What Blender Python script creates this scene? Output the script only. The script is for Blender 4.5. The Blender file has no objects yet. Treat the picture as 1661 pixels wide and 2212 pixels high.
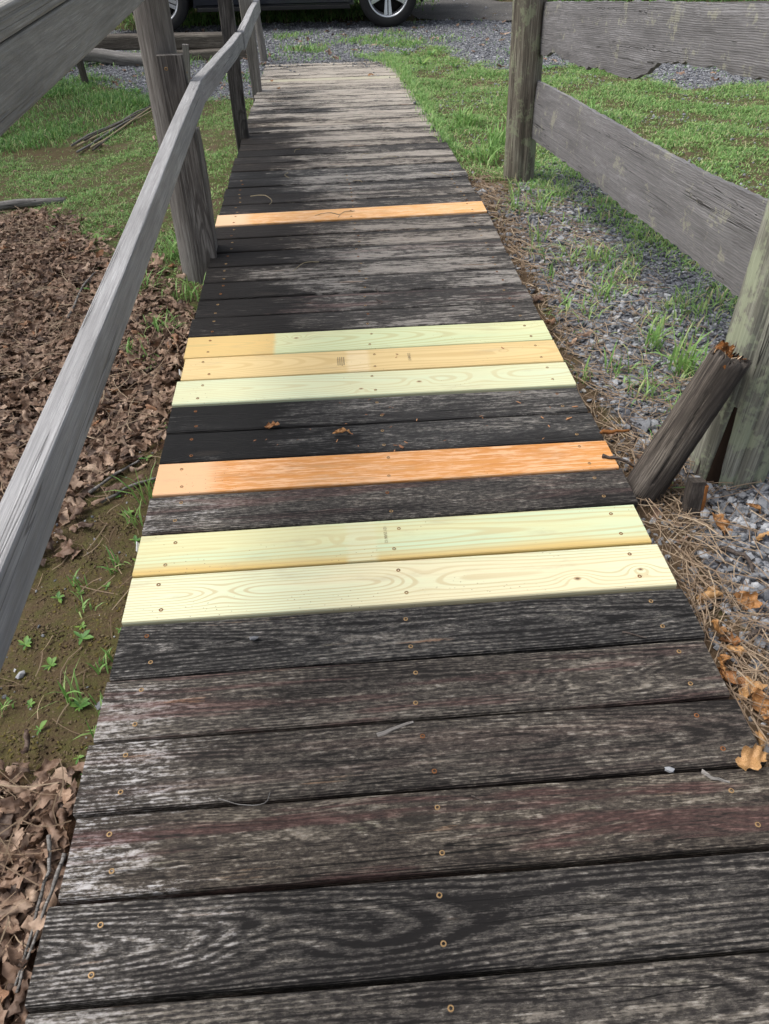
import bpy, bmesh, math, random
import numpy as np
from mathutils import Vector, Matrix

sc = bpy.context.scene
C = sc.collection
rng = np.random.default_rng(7)
random.seed(7)

# ------------------------------------------------------------------ camera, world, sun, exposure
cd = bpy.data.cameras.new('camera')
cam = bpy.data.objects.new('camera', cd)
C.objects.link(cam)
cd.sensor_fit = 'VERTICAL'
cd.sensor_height = 24.0
cd.lens = 24.0 * 1650 / 2212
cd.clip_start = 0.05
cd.clip_end = 500
CR = Vector((0.9969051, -0.0772927, -0.0143530))
CU = Vector((0.0613249, 0.6503566, 0.7571497))
CF = Vector((0.0491876, 0.7556866, -0.6530838))
cam.matrix_world = Matrix(((CR.x, CU.x, -CF.x, 0.49909), (CR.y, CU.y, -CF.y, -0.40254), (CR.z, CU.z, -CF.z, 1.24706), (0, 0, 0, 1)))
cd.dof.use_dof = True
cd.dof.focus_distance = 2.6
cd.dof.aperture_fstop = cd.lens / 1.7
sc.camera = cam

SUN_EL, SUN_AZ = math.radians(58), math.radians(278)      # azimuth measured from +Y towards +X
world = bpy.data.worlds.new('World')
sc.world = world
world.use_nodes = True
wn = world.node_tree
wn.nodes.clear()
sky = wn.nodes.new('ShaderNodeTexSky')
sky.sky_type = 'NISHITA'
sky.sun_disc = False
sky.sun_elevation = SUN_EL
sky.sun_rotation = SUN_AZ
sky.dust_density = 6.0
sky.air_density = 1.0
sky.ozone_density = 1.0
hsv = wn.nodes.new('ShaderNodeHueSaturation')
hsv.inputs['Saturation'].default_value = 0.42          # a veiled, overcast sky
bg = wn.nodes.new('ShaderNodeBackground')
bg.inputs['Strength'].default_value = 0.15
wo = wn.nodes.new('ShaderNodeOutputWorld')
wn.links.new(sky.outputs[0], hsv.inputs['Color'])
wn.links.new(hsv.outputs[0], bg.inputs[0])
wn.links.new(bg.outputs[0], wo.inputs[0])

sd = bpy.data.lights.new('sun', 'SUN')
sd.energy = 1.3
sd.angle = math.radians(32)
sd.color = (1.0, 0.96, 0.90)
sun = bpy.data.objects.new('sun', sd)
C.objects.link(sun)
sdir = Vector((math.sin(SUN_AZ) * math.cos(SUN_EL), math.cos(SUN_AZ) * math.cos(SUN_EL), math.sin(SUN_EL)))
sun.rotation_euler = sdir.to_track_quat('Z', 'Y').to_euler()
sun.location = (0, 0, 8)

sc.view_settings.view_transform = 'Standard'
sc.view_settings.look = 'None'
sc.view_settings.exposure = 0.55
sc.view_settings.gamma = 1.0
sc.render.engine = 'CYCLES'
sc.cycles.max_bounces = 6
sc.cycles.use_denoising = True


# ------------------------------------------------------------------ helpers
class NT:
    """small node-graph writer"""
    def __init__(s, name, rough=0.8, spec=0.3):
        s.mat = bpy.data.materials.new(name)
        s.mat.use_nodes = True
        s.t = s.mat.node_tree
        s.b = s.t.nodes['Principled BSDF']
        s.b.inputs['Roughness'].default_value = rough
        s.b.inputs['Specular IOR Level'].default_value = spec
        s.out = s.t.nodes['Material Output']

    def put(s, sock, v):
        if isinstance(v, bpy.types.NodeSocket):
            s.t.links.new(v, sock)
        elif isinstance(v, (tuple, list)) and len(v) == 3 and sock.type == 'RGBA':
            sock.default_value = (*v, 1)
        else:
            sock.default_value = v

    def m(s, op, a, b=0.0, c=0.0, clamp=False):
        n = s.t.nodes.new('ShaderNodeMath')
        n.operation = op
        n.use_clamp = clamp
        s.put(n.inputs[0], a)
        s.put(n.inputs[1], b)
        if op in ('MULTIPLY_ADD',):
            s.put(n.inputs[2], c)
        return n.outputs[0]

    def add(s, *a):
        r = a[0]
        for k in a[1:]:
            r = s.m('ADD', r, k)
        return r

    def mul(s, a, b):
        return s.m('MULTIPLY', a, b)

    def ss(s, x, a, b, lo=0.0, hi=1.0):
        n = s.t.nodes.new('ShaderNodeMapRange')
        n.interpolation_type = 'SMOOTHSTEP'
        s.put(n.inputs[0], x)
        for i, v in zip((1, 2, 3, 4), (a, b, lo, hi)):
            s.put(n.inputs[i], v)
        return n.outputs[0]

    def xyz(s, x, y, z):
        n = s.t.nodes.new('ShaderNodeCombineXYZ')
        for i, v in enumerate((x, y, z)):
            s.put(n.inputs[i], v)
        return n.outputs[0]

    def sep(s, v):
        n = s.t.nodes.new('ShaderNodeSeparateXYZ')
        s.put(n.inputs[0], v)
        return n.outputs

    def noise(s, vec, scale=1.0, detail=2.0, rough=0.5, dist=0.0, color=False):
        n = s.t.nodes.new('ShaderNodeTexNoise')
        s.put(n.inputs['Vector'], vec)
        n.inputs['Scale'].default_value = scale
        n.inputs['Detail'].default_value = detail
        n.inputs['Roughness'].default_value = rough
        n.inputs['Distortion'].default_value = dist
        return n.outputs['Color' if color else 0]

    def vor(s, vec, scale=1.0, feature='F1', out='Distance', rnd=1.0):
        n = s.t.nodes.new('ShaderNodeTexVoronoi')
        n.feature = feature
        s.put(n.inputs['Vector'], vec)
        n.inputs['Scale'].default_value = scale
        n.inputs['Randomness'].default_value = rnd
        return n.outputs[out]

    def mix(s, f, a, b, blend='MIX'):
        n = s.t.nodes.new('ShaderNodeMix')
        n.data_type = 'RGBA'
        n.blend_type = blend
        s.put(n.inputs[0], f)
        s.put(n.inputs[6], a)
        s.put(n.inputs[7], b)
        return n.outputs[2]

    def objco(s):
        return s.t.nodes.new('ShaderNodeTexCoord').outputs['Object']

    def pos(s):
        return s.t.nodes.new('ShaderNodeNewGeometry').outputs['Position']

    def attr(s, name, kind='GEOMETRY', out='Fac'):
        n = s.t.nodes.new('ShaderNodeAttribute')
        n.attribute_type = kind
        n.attribute_name = name
        return n.outputs[out]

    def bump(s, h, strength=0.5, dist=0.002):
        n = s.t.nodes.new('ShaderNodeBump')
        n.inputs['Strength'].default_value = strength
        n.inputs['Distance'].default_value = dist
        s.put(n.inputs['Height'], h)
        s.t.links.new(n.outputs[0], s.b.inputs['Normal'])

    def base(s, c):
        s.put(s.b.inputs['Base Color'], c)

    def translucent(s, col, f):
        tr = s.t.nodes.new('ShaderNodeBsdfTranslucent')
        s.put(tr.inputs[0], col)
        mx = s.t.nodes.new('ShaderNodeMixShader')
        mx.inputs[0].default_value = f
        s.t.links.new(s.b.outputs[0], mx.inputs[1])
        s.t.links.new(tr.outputs[0], mx.inputs[2])
        s.t.links.new(mx.outputs[0], s.out.inputs[0])


def plain(name, col, rough=0.7, spec=0.3, metal=0.0):
    n = NT(name, rough, spec)
    v = n.noise(n.objco(), 30, 3, 0.6)
    n.base(n.mix(v, tuple(c * 0.75 for c in col), tuple(min(1, c * 1.25) for c in col)))
    n.b.inputs['Metallic'].default_value = metal
    return n.mat


def link(name, me, mat=None, parent=None, loc=None):
    o = bpy.data.objects.new(name, me)
    C.objects.link(o)
    if mat is not None and me is not None:
        mats = mat if isinstance(mat, (list, tuple)) else [mat]
        if len(me.materials) == 0:
            for m_ in mats:
                me.materials.append(m_)
    if parent is not None:
        o.parent = parent
    if loc is not None:
        o.location = loc
    return o


def mesh(name, verts, faces, smooth=False, tint=None):
    me = bpy.data.meshes.new(name)
    me.from_pydata(verts, [], faces)
    if tint is not None:
        a = me.attributes.new('tint', 'FLOAT', 'POINT')
        a.data.foreach_set('value', np.asarray(tint, np.float32))
    if smooth:
        me.polygons.foreach_set('use_smooth', np.ones(len(me.polygons), bool))
    me.update()
    return me


def thing(name, label, cat, loc=(0, 0, 0), group=None):
    o = bpy.data.objects.new(name, None)
    C.objects.link(o)
    o.location = loc
    o.empty_display_size = 0.1
    tag(o, label, cat, group)
    return o


def tag(o, label, cat, group=None):
    o['label'] = label
    o['category'] = cat
    if group:
        o['group'] = group
    return o


def frame(p0, p1, up=(0, 0, 1)):
    x = (Vector(p1) - Vector(p0))
    ln = x.length
    x.normalize()
    y = Vector(up).cross(x)
    if y.length < 1e-4:
        y = Vector((0, 1, 0)).cross(x)
    y.normalize()
    z = x.cross(y)
    M = Matrix(((x.x, y.x, z.x, p0[0]), (x.y, y.y, z.y, p0[1]), (x.z, y.z, z.z, p0[2]), (0, 0, 0, 1)))
    return M, ln


def place(o, M, parent=None):
    """world matrix M for an object whose parent Empty is unrotated"""
    if parent is not None:
        M = Matrix.Translation(-parent.location) @ M
        o.parent = parent
    o.matrix_local = M
    return o


def wave(n, seed, amp, k=3):
    r = np.random.default_rng(seed)
    t = np.linspace(0, 1, n)
    v = np.zeros(n)
    for i in range(1, k + 1):
        v += r.normal() / i * np.sin(2 * np.pi * (i * 0.7 * t + r.random()))
    return v * amp


def bar_mesh(name, sections, prof):
    """sections: list of (x, function(point)->(y,z)); prof: list of points; capped"""
    nv = len(prof)
    V, F = [], []
    for x, f in sections:
        for p in prof:
            y, z = f(p)
            V.append((x, y, z))
    for i in range(len(sections) - 1):
        for j in range(nv):
            a, b = i * nv + j, i * nv + (j + 1) % nv
            F.append((a, b, b + nv, a + nv))
    F.append(tuple(range(nv))[::-1])
    F.append(tuple(range((len(sections) - 1) * nv, len(sections) * nv)))
    return mesh(name, V, F)


def rprof(w, h, r, n=2):
    """rounded rectangle, counter-clockwise seen along -x"""
    P = []
    for cx, cy, a0 in ((w / 2 - r, h / 2 - r, 0), (-w / 2 + r, h / 2 - r, 90), (-w / 2 + r, -h / 2 + r, 180), (w / 2 - r, -h / 2 + r, 270)):
        for k in range(n + 1):
            a = math.radians(a0 + 90 * k / n)
            P.append((cx + r * math.cos(a), cy + r * math.sin(a)))
    return P


def beam(name, p0, p1, w, h, mat, parent=None, up=(0, 0, 1), r=0.004, seed=1, jit=0.002, n=12, taper=1.0):
    M, ln = frame(p0, p1, up)
    wy, wz, wt = wave(n, seed, jit), wave(n, seed + 50, jit), wave(n, seed + 90, jit * 0.6)
    S = []
    for i in range(n):
        s = 1 + (taper - 1) * i / (n - 1)
        def f(p, i=i, s=s):
            return (p[0] * s * (1 + wt[i] / w) + wy[i], p[1] * s + wz[i])
        S.append((ln * i / (n - 1), f))
    me = bar_mesh(name, S, rprof(w, h, r))
    o = link(name, me, mat)
    place(o, M, parent)
    o['seed'] = float(seed % 97) * 0.37
    return o


def round_log(name, p0, p1, r0, r1, mat, parent=None, seed=1, seg=28, n=18, rough=0.03, cracks=(), bend=0.0, endrag=0.0, flare=0.0):
    M, ln = frame(p0, p1, (0, 1, 0))
    r_ = np.random.default_rng(seed)
    th = np.arange(seg) * 2 * np.pi / seg
    prof = np.zeros(seg)
    for k in range(2, 9):
        prof += r_.normal() * rough / k ** 0.7 * np.cos(k * th + r_.random() * 6.28)
    prof += r_.normal(size=seg) * rough * 0.25
    by, bz = wave(n, seed + 3, bend), wave(n, seed + 4, bend)
    V, F = [], []
    for i in range(n):
        t = i / (n - 1)
        rad = r0 + (r1 - r0) * t + flare * max(0, 1 - t * 3.5) ** 2
        p = prof + r_.normal(size=seg) * rough * 0.10
        for (ca, cw, cdp, t0, t1) in cracks:
            if t0 <= t <= t1:
                d = np.abs((th - ca - 0.12 * math.sin(t * 5) + np.pi) % (2 * np.pi) - np.pi)
                p = p - cdp * np.clip(1 - d / cw, 0, 1)
        for j in range(seg):
            x = ln * t
            if endrag and i == n - 1:
                x += r_.normal() * endrag
            rr = rad * (1 + p[j])
            V.append((x, by[i] + rr * math.cos(th[j]), bz[i] + rr * math.sin(th[j])))
    for i in range(n - 1):
        for j in range(seg):
            a, b = i * seg + j, i * seg + (j + 1) % seg
            F.append((a, b, b + seg, a + seg))
    c0 = len(V)
    V.append((0, by[0], bz[0]))
    V.append((ln - endrag * 0.6, by[-1], bz[-1]))
    for j in range(seg):
        F.append((c0, (j + 1) % seg, j))
        a = (n - 1) * seg
        F.append((c0 + 1, a + j, a + (j + 1) % seg))
    me = mesh(name, V, F, True)
    o = link(name, me, mat)
    place(o, M, parent)
    o['seed'] = float(seed % 97) * 0.53
    return o


def bm_obj(name, bm, mat, parent=None, loc=None, smooth=False):
    me = bpy.data.meshes.new(name)
    bm.normal_update()
    bm.to_mesh(me)
    bm.free()
    if smooth:
        me.polygons.foreach_set('use_smooth', np.ones(len(me.polygons), bool))
    return link(name, me, mat, parent, loc)


def box_bm(cx, cy, cz, sx, sy, sz, bev=0.0):
    bm = bmesh.new()
    bmesh.ops.create_cube(bm, size=1)
    for v in bm.verts:
        v.co = Vector((cx + v.co.x * sx, cy + v.co.y * sy, cz + v.co.z * sz))
    if bev:
        bmesh.ops.bevel(bm, geom=bm.edges[:], offset=bev, segments=2, affect='EDGES')
    return bm


# ------------------------------------------------------------------ terrain functions
YP = [-6, 3.2, 4.6, 6.1, 7.4, 8, 10, 200]
ZP = [0, 0, -.06, -.135, -.21, -.25, -.31, -.31]
DECK_END = 7.95


def dz(y):
    return np.interp(y, YP, ZP)


def gz(x, y):
    x = np.asarray(x, float)
    y = np.asarray(y, float)
    b = np.interp(y, YP, ZP)
    o_r = np.interp(y, [-3, 5, 7.5, 8.5], [.075, .06, .02, .0])
    o_l = np.interp(y, [-3, 5, 7.5, 8.5], [.10, .10, .05, .0]) + np.interp(-x, [0, .3, 1.5, 4], [0, .03, .12, .2]) * np.interp(y, [0, 6, 9, 12], [1, 1, .5, 0])
    w = np.clip((x - 0.3) / 0.6, 0, 1)
    o = o_l * (1 - w) + o_r * w
    under = np.clip(np.minimum(x + 0.02, 1.24 - x) / 0.06, 0, 1) * np.clip((DECK_END - 0.05 - y) / 0.1, 0, 1)
    o = np.maximum(o, under * 0.13)
    rough = 0.010 * np.sin(x * 9.1 + 2.2 * np.sin(y * 3.7)) * np.sin(y * 7.3 + 1.7 * np.sin(x * 4.1)) + 0.006 * np.sin(x * 23 + y * 17) * np.sin(y * 29 - x * 13)
    return b - o + rough * (np.abs(y) < 14)


ZONES = dict(
    leafA=[[-5, 4.3], [-1.44, 3.96], [-1.12, 3.88], [-0.87, 3.71], [-0.53, 3.0], [-0.29, 2.9], [-0.23, 2.58], [-0.03, 2.36], [-0.03, 1.98], [-0.04, 1.61], [-0.05, 1.48], [-0.19, 1.48], [-0.27, 1.28], [-0.29, 1.1], [-0.6, 1.0], [-5, 0.8]],
    leafB=[[-5, 0.62], [-0.27, 0.46], [-0.15, 0.43], [-0.03, 0.40], [0.0, 0.32], [0.0, -3], [-5, -3]],
    moss=[[-0.0, 1.6], [-0.19, 1.48], [-0.27, 1.28], [-0.29, 1.1], [-0.6, 1.0], [-5, 0.8], [-5, 0.6], [-0.27, 0.45], [-0.15, 0.42], [-0.0, 0.36]],
    grassL=[[-5, 4.3], [-1.44, 3.96], [-1.12, 3.88], [-0.87, 3.71], [-0.53, 3.0], [-0.29, 2.9], [-0.23, 2.58], [-0.0, 2.36], [-0.0, 6.5], [-0.34, 6.8], [-0.48, 6.44], [-0.86, 6.46], [-1.11, 5.57], [-1.2, 5.12], [-2.02, 5.63], [-5, 6.5]],
    roughL=[[-5, 6.5], [-2.02, 5.63], [-1.11, 5.57], [-0.86, 6.46], [-0.9, 7.0], [-1.40, 7.9], [-1.83, 8.2], [-5, 8.3]],
    gravL=[[-1.47, 7.8], [-0.95, 6.9], [-0.48, 6.6], [-0.0, 6.5], [-0.0, 8.3], [-0.45, 8.6], [-1.44, 9.33], [-5, 9.5], [-5, 7.9], [-1.83, 7.9]],
    needle=[[1.2, 3.9], [1.38, 3.7], [1.32, 2.68], [1.30, 2.1], [1.30, 1.68], [1.31, 1.4], [1.44, 1.15], [1.42, 1.05], [1.36, 0.88], [1.37, 0.69], [1.42, 0.41], [1.42, -3], [1.2, -3]],
    gravR=[[1.30, 3.5], [1.70, 3.67], [1.72, 2.39], [1.78, 2.07], [1.80, 1.77], [1.74, 1.5], [1.75, 1.1], [1.36, 1.2], [1.31, 1.63], [1.33, 2.33]],
    gravR2=[[1.42, 1.16], [3.2, 1.4], [3.2, -3], [1.40, -3], [1.38, 0.45], [1.36, 0.69], [1.34, 0.88]],
    tuft=[[1.48, 3.7], [1.86, 4.31], [2.4, 2.26], [2.2, 1.8], [1.72, 1.72], [1.55, 1.61], [1.5, 1.58], [1.62, 1.93], [1.57, 2.31], [1.55, 3.36]],
    lawn=[[1.21, 8.8], [1.7, 9.0], [1.86, 7.78], [2.13, 7.17], [3.11, 7.3], [3.27, 6.1], [4.16, 6.1], [8, 6.1], [8, 1.4], [2.3, 1.6], [2.0, 2.26], [1.80, 3.3], [1.66, 3.68], [1.34, 3.82], [1.22, 4.19], [1.20, 5.9], [1.15, 7.35]],
    strip=[[0.0, 9.7], [1.3, 9.9], [1.7, 8.9], [1.2, 8.3], [0.2, 8.5]],
    gravF=[[-5, 9.4], [-1.4, 9.2], [-0.4, 8.4], [-0.01, 8.0], [1.2, 8.0], [1.7, 8.9], [1.86, 7.78], [2.13, 7.17], [3.11, 7.3], [3.27, 6.1], [8, 6.1], [9, 10.3], [2.77, 10.4], [1.38, 10.6], [-5, 10.8]],
    lane=[[1.75, 10.62], [2.7, 10.28], [4.5, 10.15], [6, 10.2], [6, 11.2], [4.5, 11.42], [3.6, 11.6], [3.0, 11.8], [2.2, 12.5], [1.5, 12.5]],
    back=[[-9, 10.8], [1.3, 10.6], [1.9, 11.6], [2.2, 13], [-9, 13]],
)


def pip(poly, x, y):
    c = np.zeros(x.shape, bool)
    P = np.array(poly)
    for i in range(len(P)):
        x0, y0 = P[i]
        x1, y1 = P[i - 1]
        hit = ((y0 > y) != (y1 > y)) & (x < (x1 - x0) * (y - y0) / (y1 - y0 + 1e-12) + x0)
        c ^= hit
    return c


def scatter(zone, dens, jit=0.05, near=None, r=rng):
    """random points in a zone; dens per m2; jit softens its edge"""
    P = np.array(ZONES[zone])
    lo, hi = P.min(0), P.max(0)
    lo = np.maximum(lo, [-3.4, -1.6])
    hi = np.minimum(hi, [5.2, 13.5])
    n = int(dens * np.prod(hi - lo))
    x = r.uniform(lo[0], hi[0], n)
    y = r.uniform(lo[1], hi[1], n)
    k = pip(ZONES[zone], x + r.normal(0, jit, n), y + r.normal(0, jit, n))
    # keep clear of the deck itself, and of what lies wholly outside the view
    k &= ~((x > 0.01) & (x < 1.215) & (y < DECK_END))
    k &= inview(x, y)
    return x[k], y[k]


def inview(x, y, pad=0.18):
    z = gz(x, y)
    d = np.stack([x - 0.499, y + 0.4025, z - 1.247], -1)
    w = d @ np.array(CF)
    u = (d @ np.array(CR)) / np.maximum(w, .05) * 1650 / 830.5
    v = (d @ np.array(CU)) / np.maximum(w, .05) * 1650 / 1106
    return (w > 0.1) & (np.abs(u) < 1 + pad * 1.3) & (v > -1 - pad) & (v < 1.35)


def clump(x, y, f=3.0, s=0.0):
    return 0.5 + 0.25 * np.sin(x * f + 2.1 * np.sin(y * f * 0.7 + s) + s) + 0.25 * np.sin(y * f * 1.3 + 1.9 * np.sin(x * f * 0.9 + 2 * s))


# ------------------------------------------------------------------ materials: wood
def grain(n, ring=0.009, knots=1.0, y0=0.0, z0=0.045, spots=None):
    """coordinates and masks shared by every plank material (grain along local x)"""
    x, y, z = n.sep(n.objco())
    z = n.m('SUBTRACT', z, n.mul(x, n.attr('shear', 'OBJECT')))
    seed = n.attr('seed', 'OBJECT')
    xs = n.add(x, n.mul(seed, 7.31))
    zz = n.add(z, n.mul(seed, 3.17))
    v = lambda a, b: n.xyz(n.mul(xs, a), n.mul(y, b), n.mul(zz, b if b < 40 else b))
    nb = n.m('SUBTRACT', n.noise(v(1.1, 4), 1, 2, .5), .5)
    dk = n.vor(v(1.55, 6.0), 1.0)
    kn = n.m('POWER', 2.718, n.mul(n.mul(dk, dk), -34))
    if spots is not None:                      # knots at given places (x, y, radius)
        kn = None
        for (kx, ky, kr, *_c) in spots:
            dx = n.mul(n.m('SUBTRACT', x, kx), 1 / (kr * 1.9))
            dy = n.mul(n.m('SUBTRACT', y, ky), 1 / kr)
            e = n.m('POWER', 2.718, n.mul(n.add(n.mul(dx, dx), n.mul(dy, dy)), -.12))
            kn = e if kn is None else n.m('MAXIMUM', kn, e)
        if kn is None:
            kn = n.mul(dk, 0.0)
    nf = n.m('SUBTRACT', n.noise(v(5, 22), 1, 2, .5), .5)
    a = n.add(y, z, -y0, n.mul(nb, 0.030), n.mul(nf, 0.004))
    b = n.add(z0, n.mul(nb, 0.085), n.mul(n.m('SUBTRACT', x, 0.6), 0.035))
    rr = n.m('SQRT', n.add(n.mul(a, a), n.mul(b, b)))
    rr = n.add(rr, n.mul(kn, 0.028 * knots))
    ph = n.mul(rr, 6.2832 / ring)
    rings = n.m('MULTIPLY_ADD', n.m('SINE', ph), .5, .5)
    return dict(x=x, y=y, z=z, seed=seed, xs=xs, v=v, nb=nb, kn=kn, rings=rings, dk=dk)


def old_deck_mat():
    n = NT('weathered_deck_wood', 0.7, 0.16)
    g = grain(n, 0.0062)
    v, rings, kn = g['v'], g['rings'], g['kn']
    wx, wy, wz = n.sep(n.pos())
    tone = n.attr('tone', 'OBJECT')            # brown .. grey of the single board
    dark = n.attr('dark', 'OBJECT')            # how much black mildew the board carries
    peel = n.attr('peel', 'OBJECT')            # bare dry left end
    fiber = n.noise(v(8, 420), 1, 4, .7)
    fleck = n.noise(v(24, 290), 1, 6, .8)
    fleck2 = n.noise(v(60, 160), 1, 5, .78)
    fleck3 = n.noise(v(11, 125), 1, 5, .72)
    coat = n.noise(v(34, 62), 1, 4, .7)
    patch = n.noise(v(3.6, 15), 1, 5, .65)
    big = n.noise(v(1.3, 4), 1, 2, .5)
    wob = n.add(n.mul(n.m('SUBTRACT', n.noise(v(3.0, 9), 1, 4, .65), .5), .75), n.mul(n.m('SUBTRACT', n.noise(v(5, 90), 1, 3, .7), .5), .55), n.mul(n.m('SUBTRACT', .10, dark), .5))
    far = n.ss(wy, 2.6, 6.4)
    lb = n.mul(n.ss(n.add(wx, wob), .46, .14), n.mul(n.ss(wy, 1.1, 1.5), n.ss(wy, 6.4, 4.4)))  # left black band: algae plus soft rail shade, both put into the colour
    edge = n.mul(n.ss(n.add(wx, wob), .20, .02), peel)
    fs = n.m('MULTIPLY_ADD', n.m('SUBTRACT', fleck, .5), 1.9, .5)
    fs2 = n.m('MULTIPLY_ADD', n.m('SUBTRACT', fleck2, .5), 1.9, .5)
    far_st = n.m('MULTIPLY_ADD', n.m('SUBTRACT', n.noise(v(3.5, 85), 1, 4, .7), .5), 2.2, .5)
    fs3 = n.m('MULTIPLY_ADD', n.m('SUBTRACT', fleck3, .5), 2.4, .5)
    cs_ = n.m('MULTIPLY_ADD', n.m('SUBTRACT', coat, .5), 2.2, .5)
    ps = n.m('MULTIPLY_ADD', n.m('SUBTRACT', patch, .5), 1.6, .5)
    # bare wood, raised and dry, grey to beige
    pale = n.mix(tone, (.178, .166, .150), (.205, .172, .132))
    pale = n.mix(n.ss(fs2, .28, .72), n.mix(.55, pale, (.035, .031, .029)), pale)
    pale = n.mix(n.mul(n.ss(n.add(n.mul(fs, .6), n.mul(fs2, .5)), .62, .80), .8), pale, n.mix(tone, (.325, .315, .300), (.34, .305, .255)))
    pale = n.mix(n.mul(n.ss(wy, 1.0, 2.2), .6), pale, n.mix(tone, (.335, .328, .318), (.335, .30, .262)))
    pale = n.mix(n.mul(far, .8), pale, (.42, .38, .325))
    pale = n.mix(n.mul(edge, n.ss(fs2, .35, .75)), pale, (.46, .45, .455))
    red = n.mul(n.ss(n.noise(v(1.8, 26), 1, 3, .6), .50, .62), n.attr('red', 'OBJECT'))
    pale = n.mix(n.mul(red, .72), pale, (.115, .052, .050))
    rust = n.ss(n.noise(v(2.6, 34), 1, 3, .6), .64, .72)
    pale = n.mix(n.mul(rust, .5), pale, (.22, .11, .05))
    green = n.ss(n.noise(v(7, 20), 1, 4, .65), .62, .72)
    pale = n.mix(n.mul(green, .30), pale, (.13, .14, .085))
    # what fills the grooves: black mildew, thinner where the walk is trodden
    tread = n.mul(n.ss(n.add(wx, wob), .30, .62), n.ss(wy, .9, 1.7))
    low = n.mix(n.mul(tread, .85), n.mix(tone, (.0080, .0080, .0085), (.019, .0155, .0135)), (.036, .035, .035))
    low = n.mix(n.mul(n.ss(dark, .2, .5), .35), low, (.009, .009, .0095))
    rg = n.m('SUBTRACT', .5, rings)
    mid = n.ss(wy, .8, 2.2)
    dif = n.m('SUBTRACT', n.add(n.mul(fs3, .62), n.mul(cs_, .38)), n.add(n.mul(fs, .57), n.mul(fs2, .43)))
    fl = n.add(n.mul(fs, .57), n.mul(fs2, .43), n.mul(n.mul(mid, .75), dif))
    sm = n.add(n.mul(fl, .66), n.mul(ps, .42), n.mul(rg, n.attr('ringy', 'OBJECT')), n.mul(n.m('SUBTRACT', big, .5), .42), n.mul(n.mul(n.m('SUBTRACT', far_st, .5), far), .40))
    rim = n.ss(n.m('ABSOLUTE', n.add(g['y'], n.mul(n.m('SUBTRACT', fs3, .5), .010))), .061, .069)
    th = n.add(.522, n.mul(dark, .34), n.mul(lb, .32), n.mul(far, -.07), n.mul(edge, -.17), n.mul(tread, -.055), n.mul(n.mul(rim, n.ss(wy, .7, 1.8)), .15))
    dlt = n.add(n.m('SUBTRACT', sm, th), n.mul(n.m('SUBTRACT', fiber, .5), .35))
    Pm = n.ss(dlt, -.17, -.01)
    midc = n.mix(n.ss(fs2, .3, .7), n.mix(tone, (.032, .032, .033), (.048, .038, .031)), n.mix(tone, (.082, .080, .077), (.108, .087, .067)))
    midc = n.mix(n.mul(red, .6), midc, (.070, .034, .033))
    P = n.ss(dlt, -.01, .11)
    col = n.mix(n.mul(Pm, n.m('SUBTRACT', .92, n.mul(tread, .35))), low, midc)
    col = n.mix(n.mul(P, .95), col, pale)
    col = n.mix(n.mul(n.ss(fiber, .44, .36), .6), col, (.010, .0095, .009))
    chk = n.m('ABSOLUTE', n.m('SUBTRACT', n.noise(v(.7, 30), 1, 2, .4), .5))
    chk = n.mul(n.ss(chk, .007, .0015), n.ss(n.noise(v(1.4, 5), 1, 2, .5), .50, .58))
    col = n.mix(n.mul(chk, .9), col, (.006, .006, .006))
    col = n.mix(n.mul(n.ss(kn, .72, .93), .7), col, (.022, .019, .017))
    n.base(col)
    rgh = n.add(.68, n.mul(P, .2), n.mul(n.ss(big, .50, .62), -.12))
    n.put(n.b.inputs['Roughness'], rgh)
    n.bump(n.add(n.mul(rg, .6), n.mul(fiber, .9), n.mul(P, .5), n.mul(kn, -.6), n.mul(chk, -2.0)), .8, .0026)
    return n.mat


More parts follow.
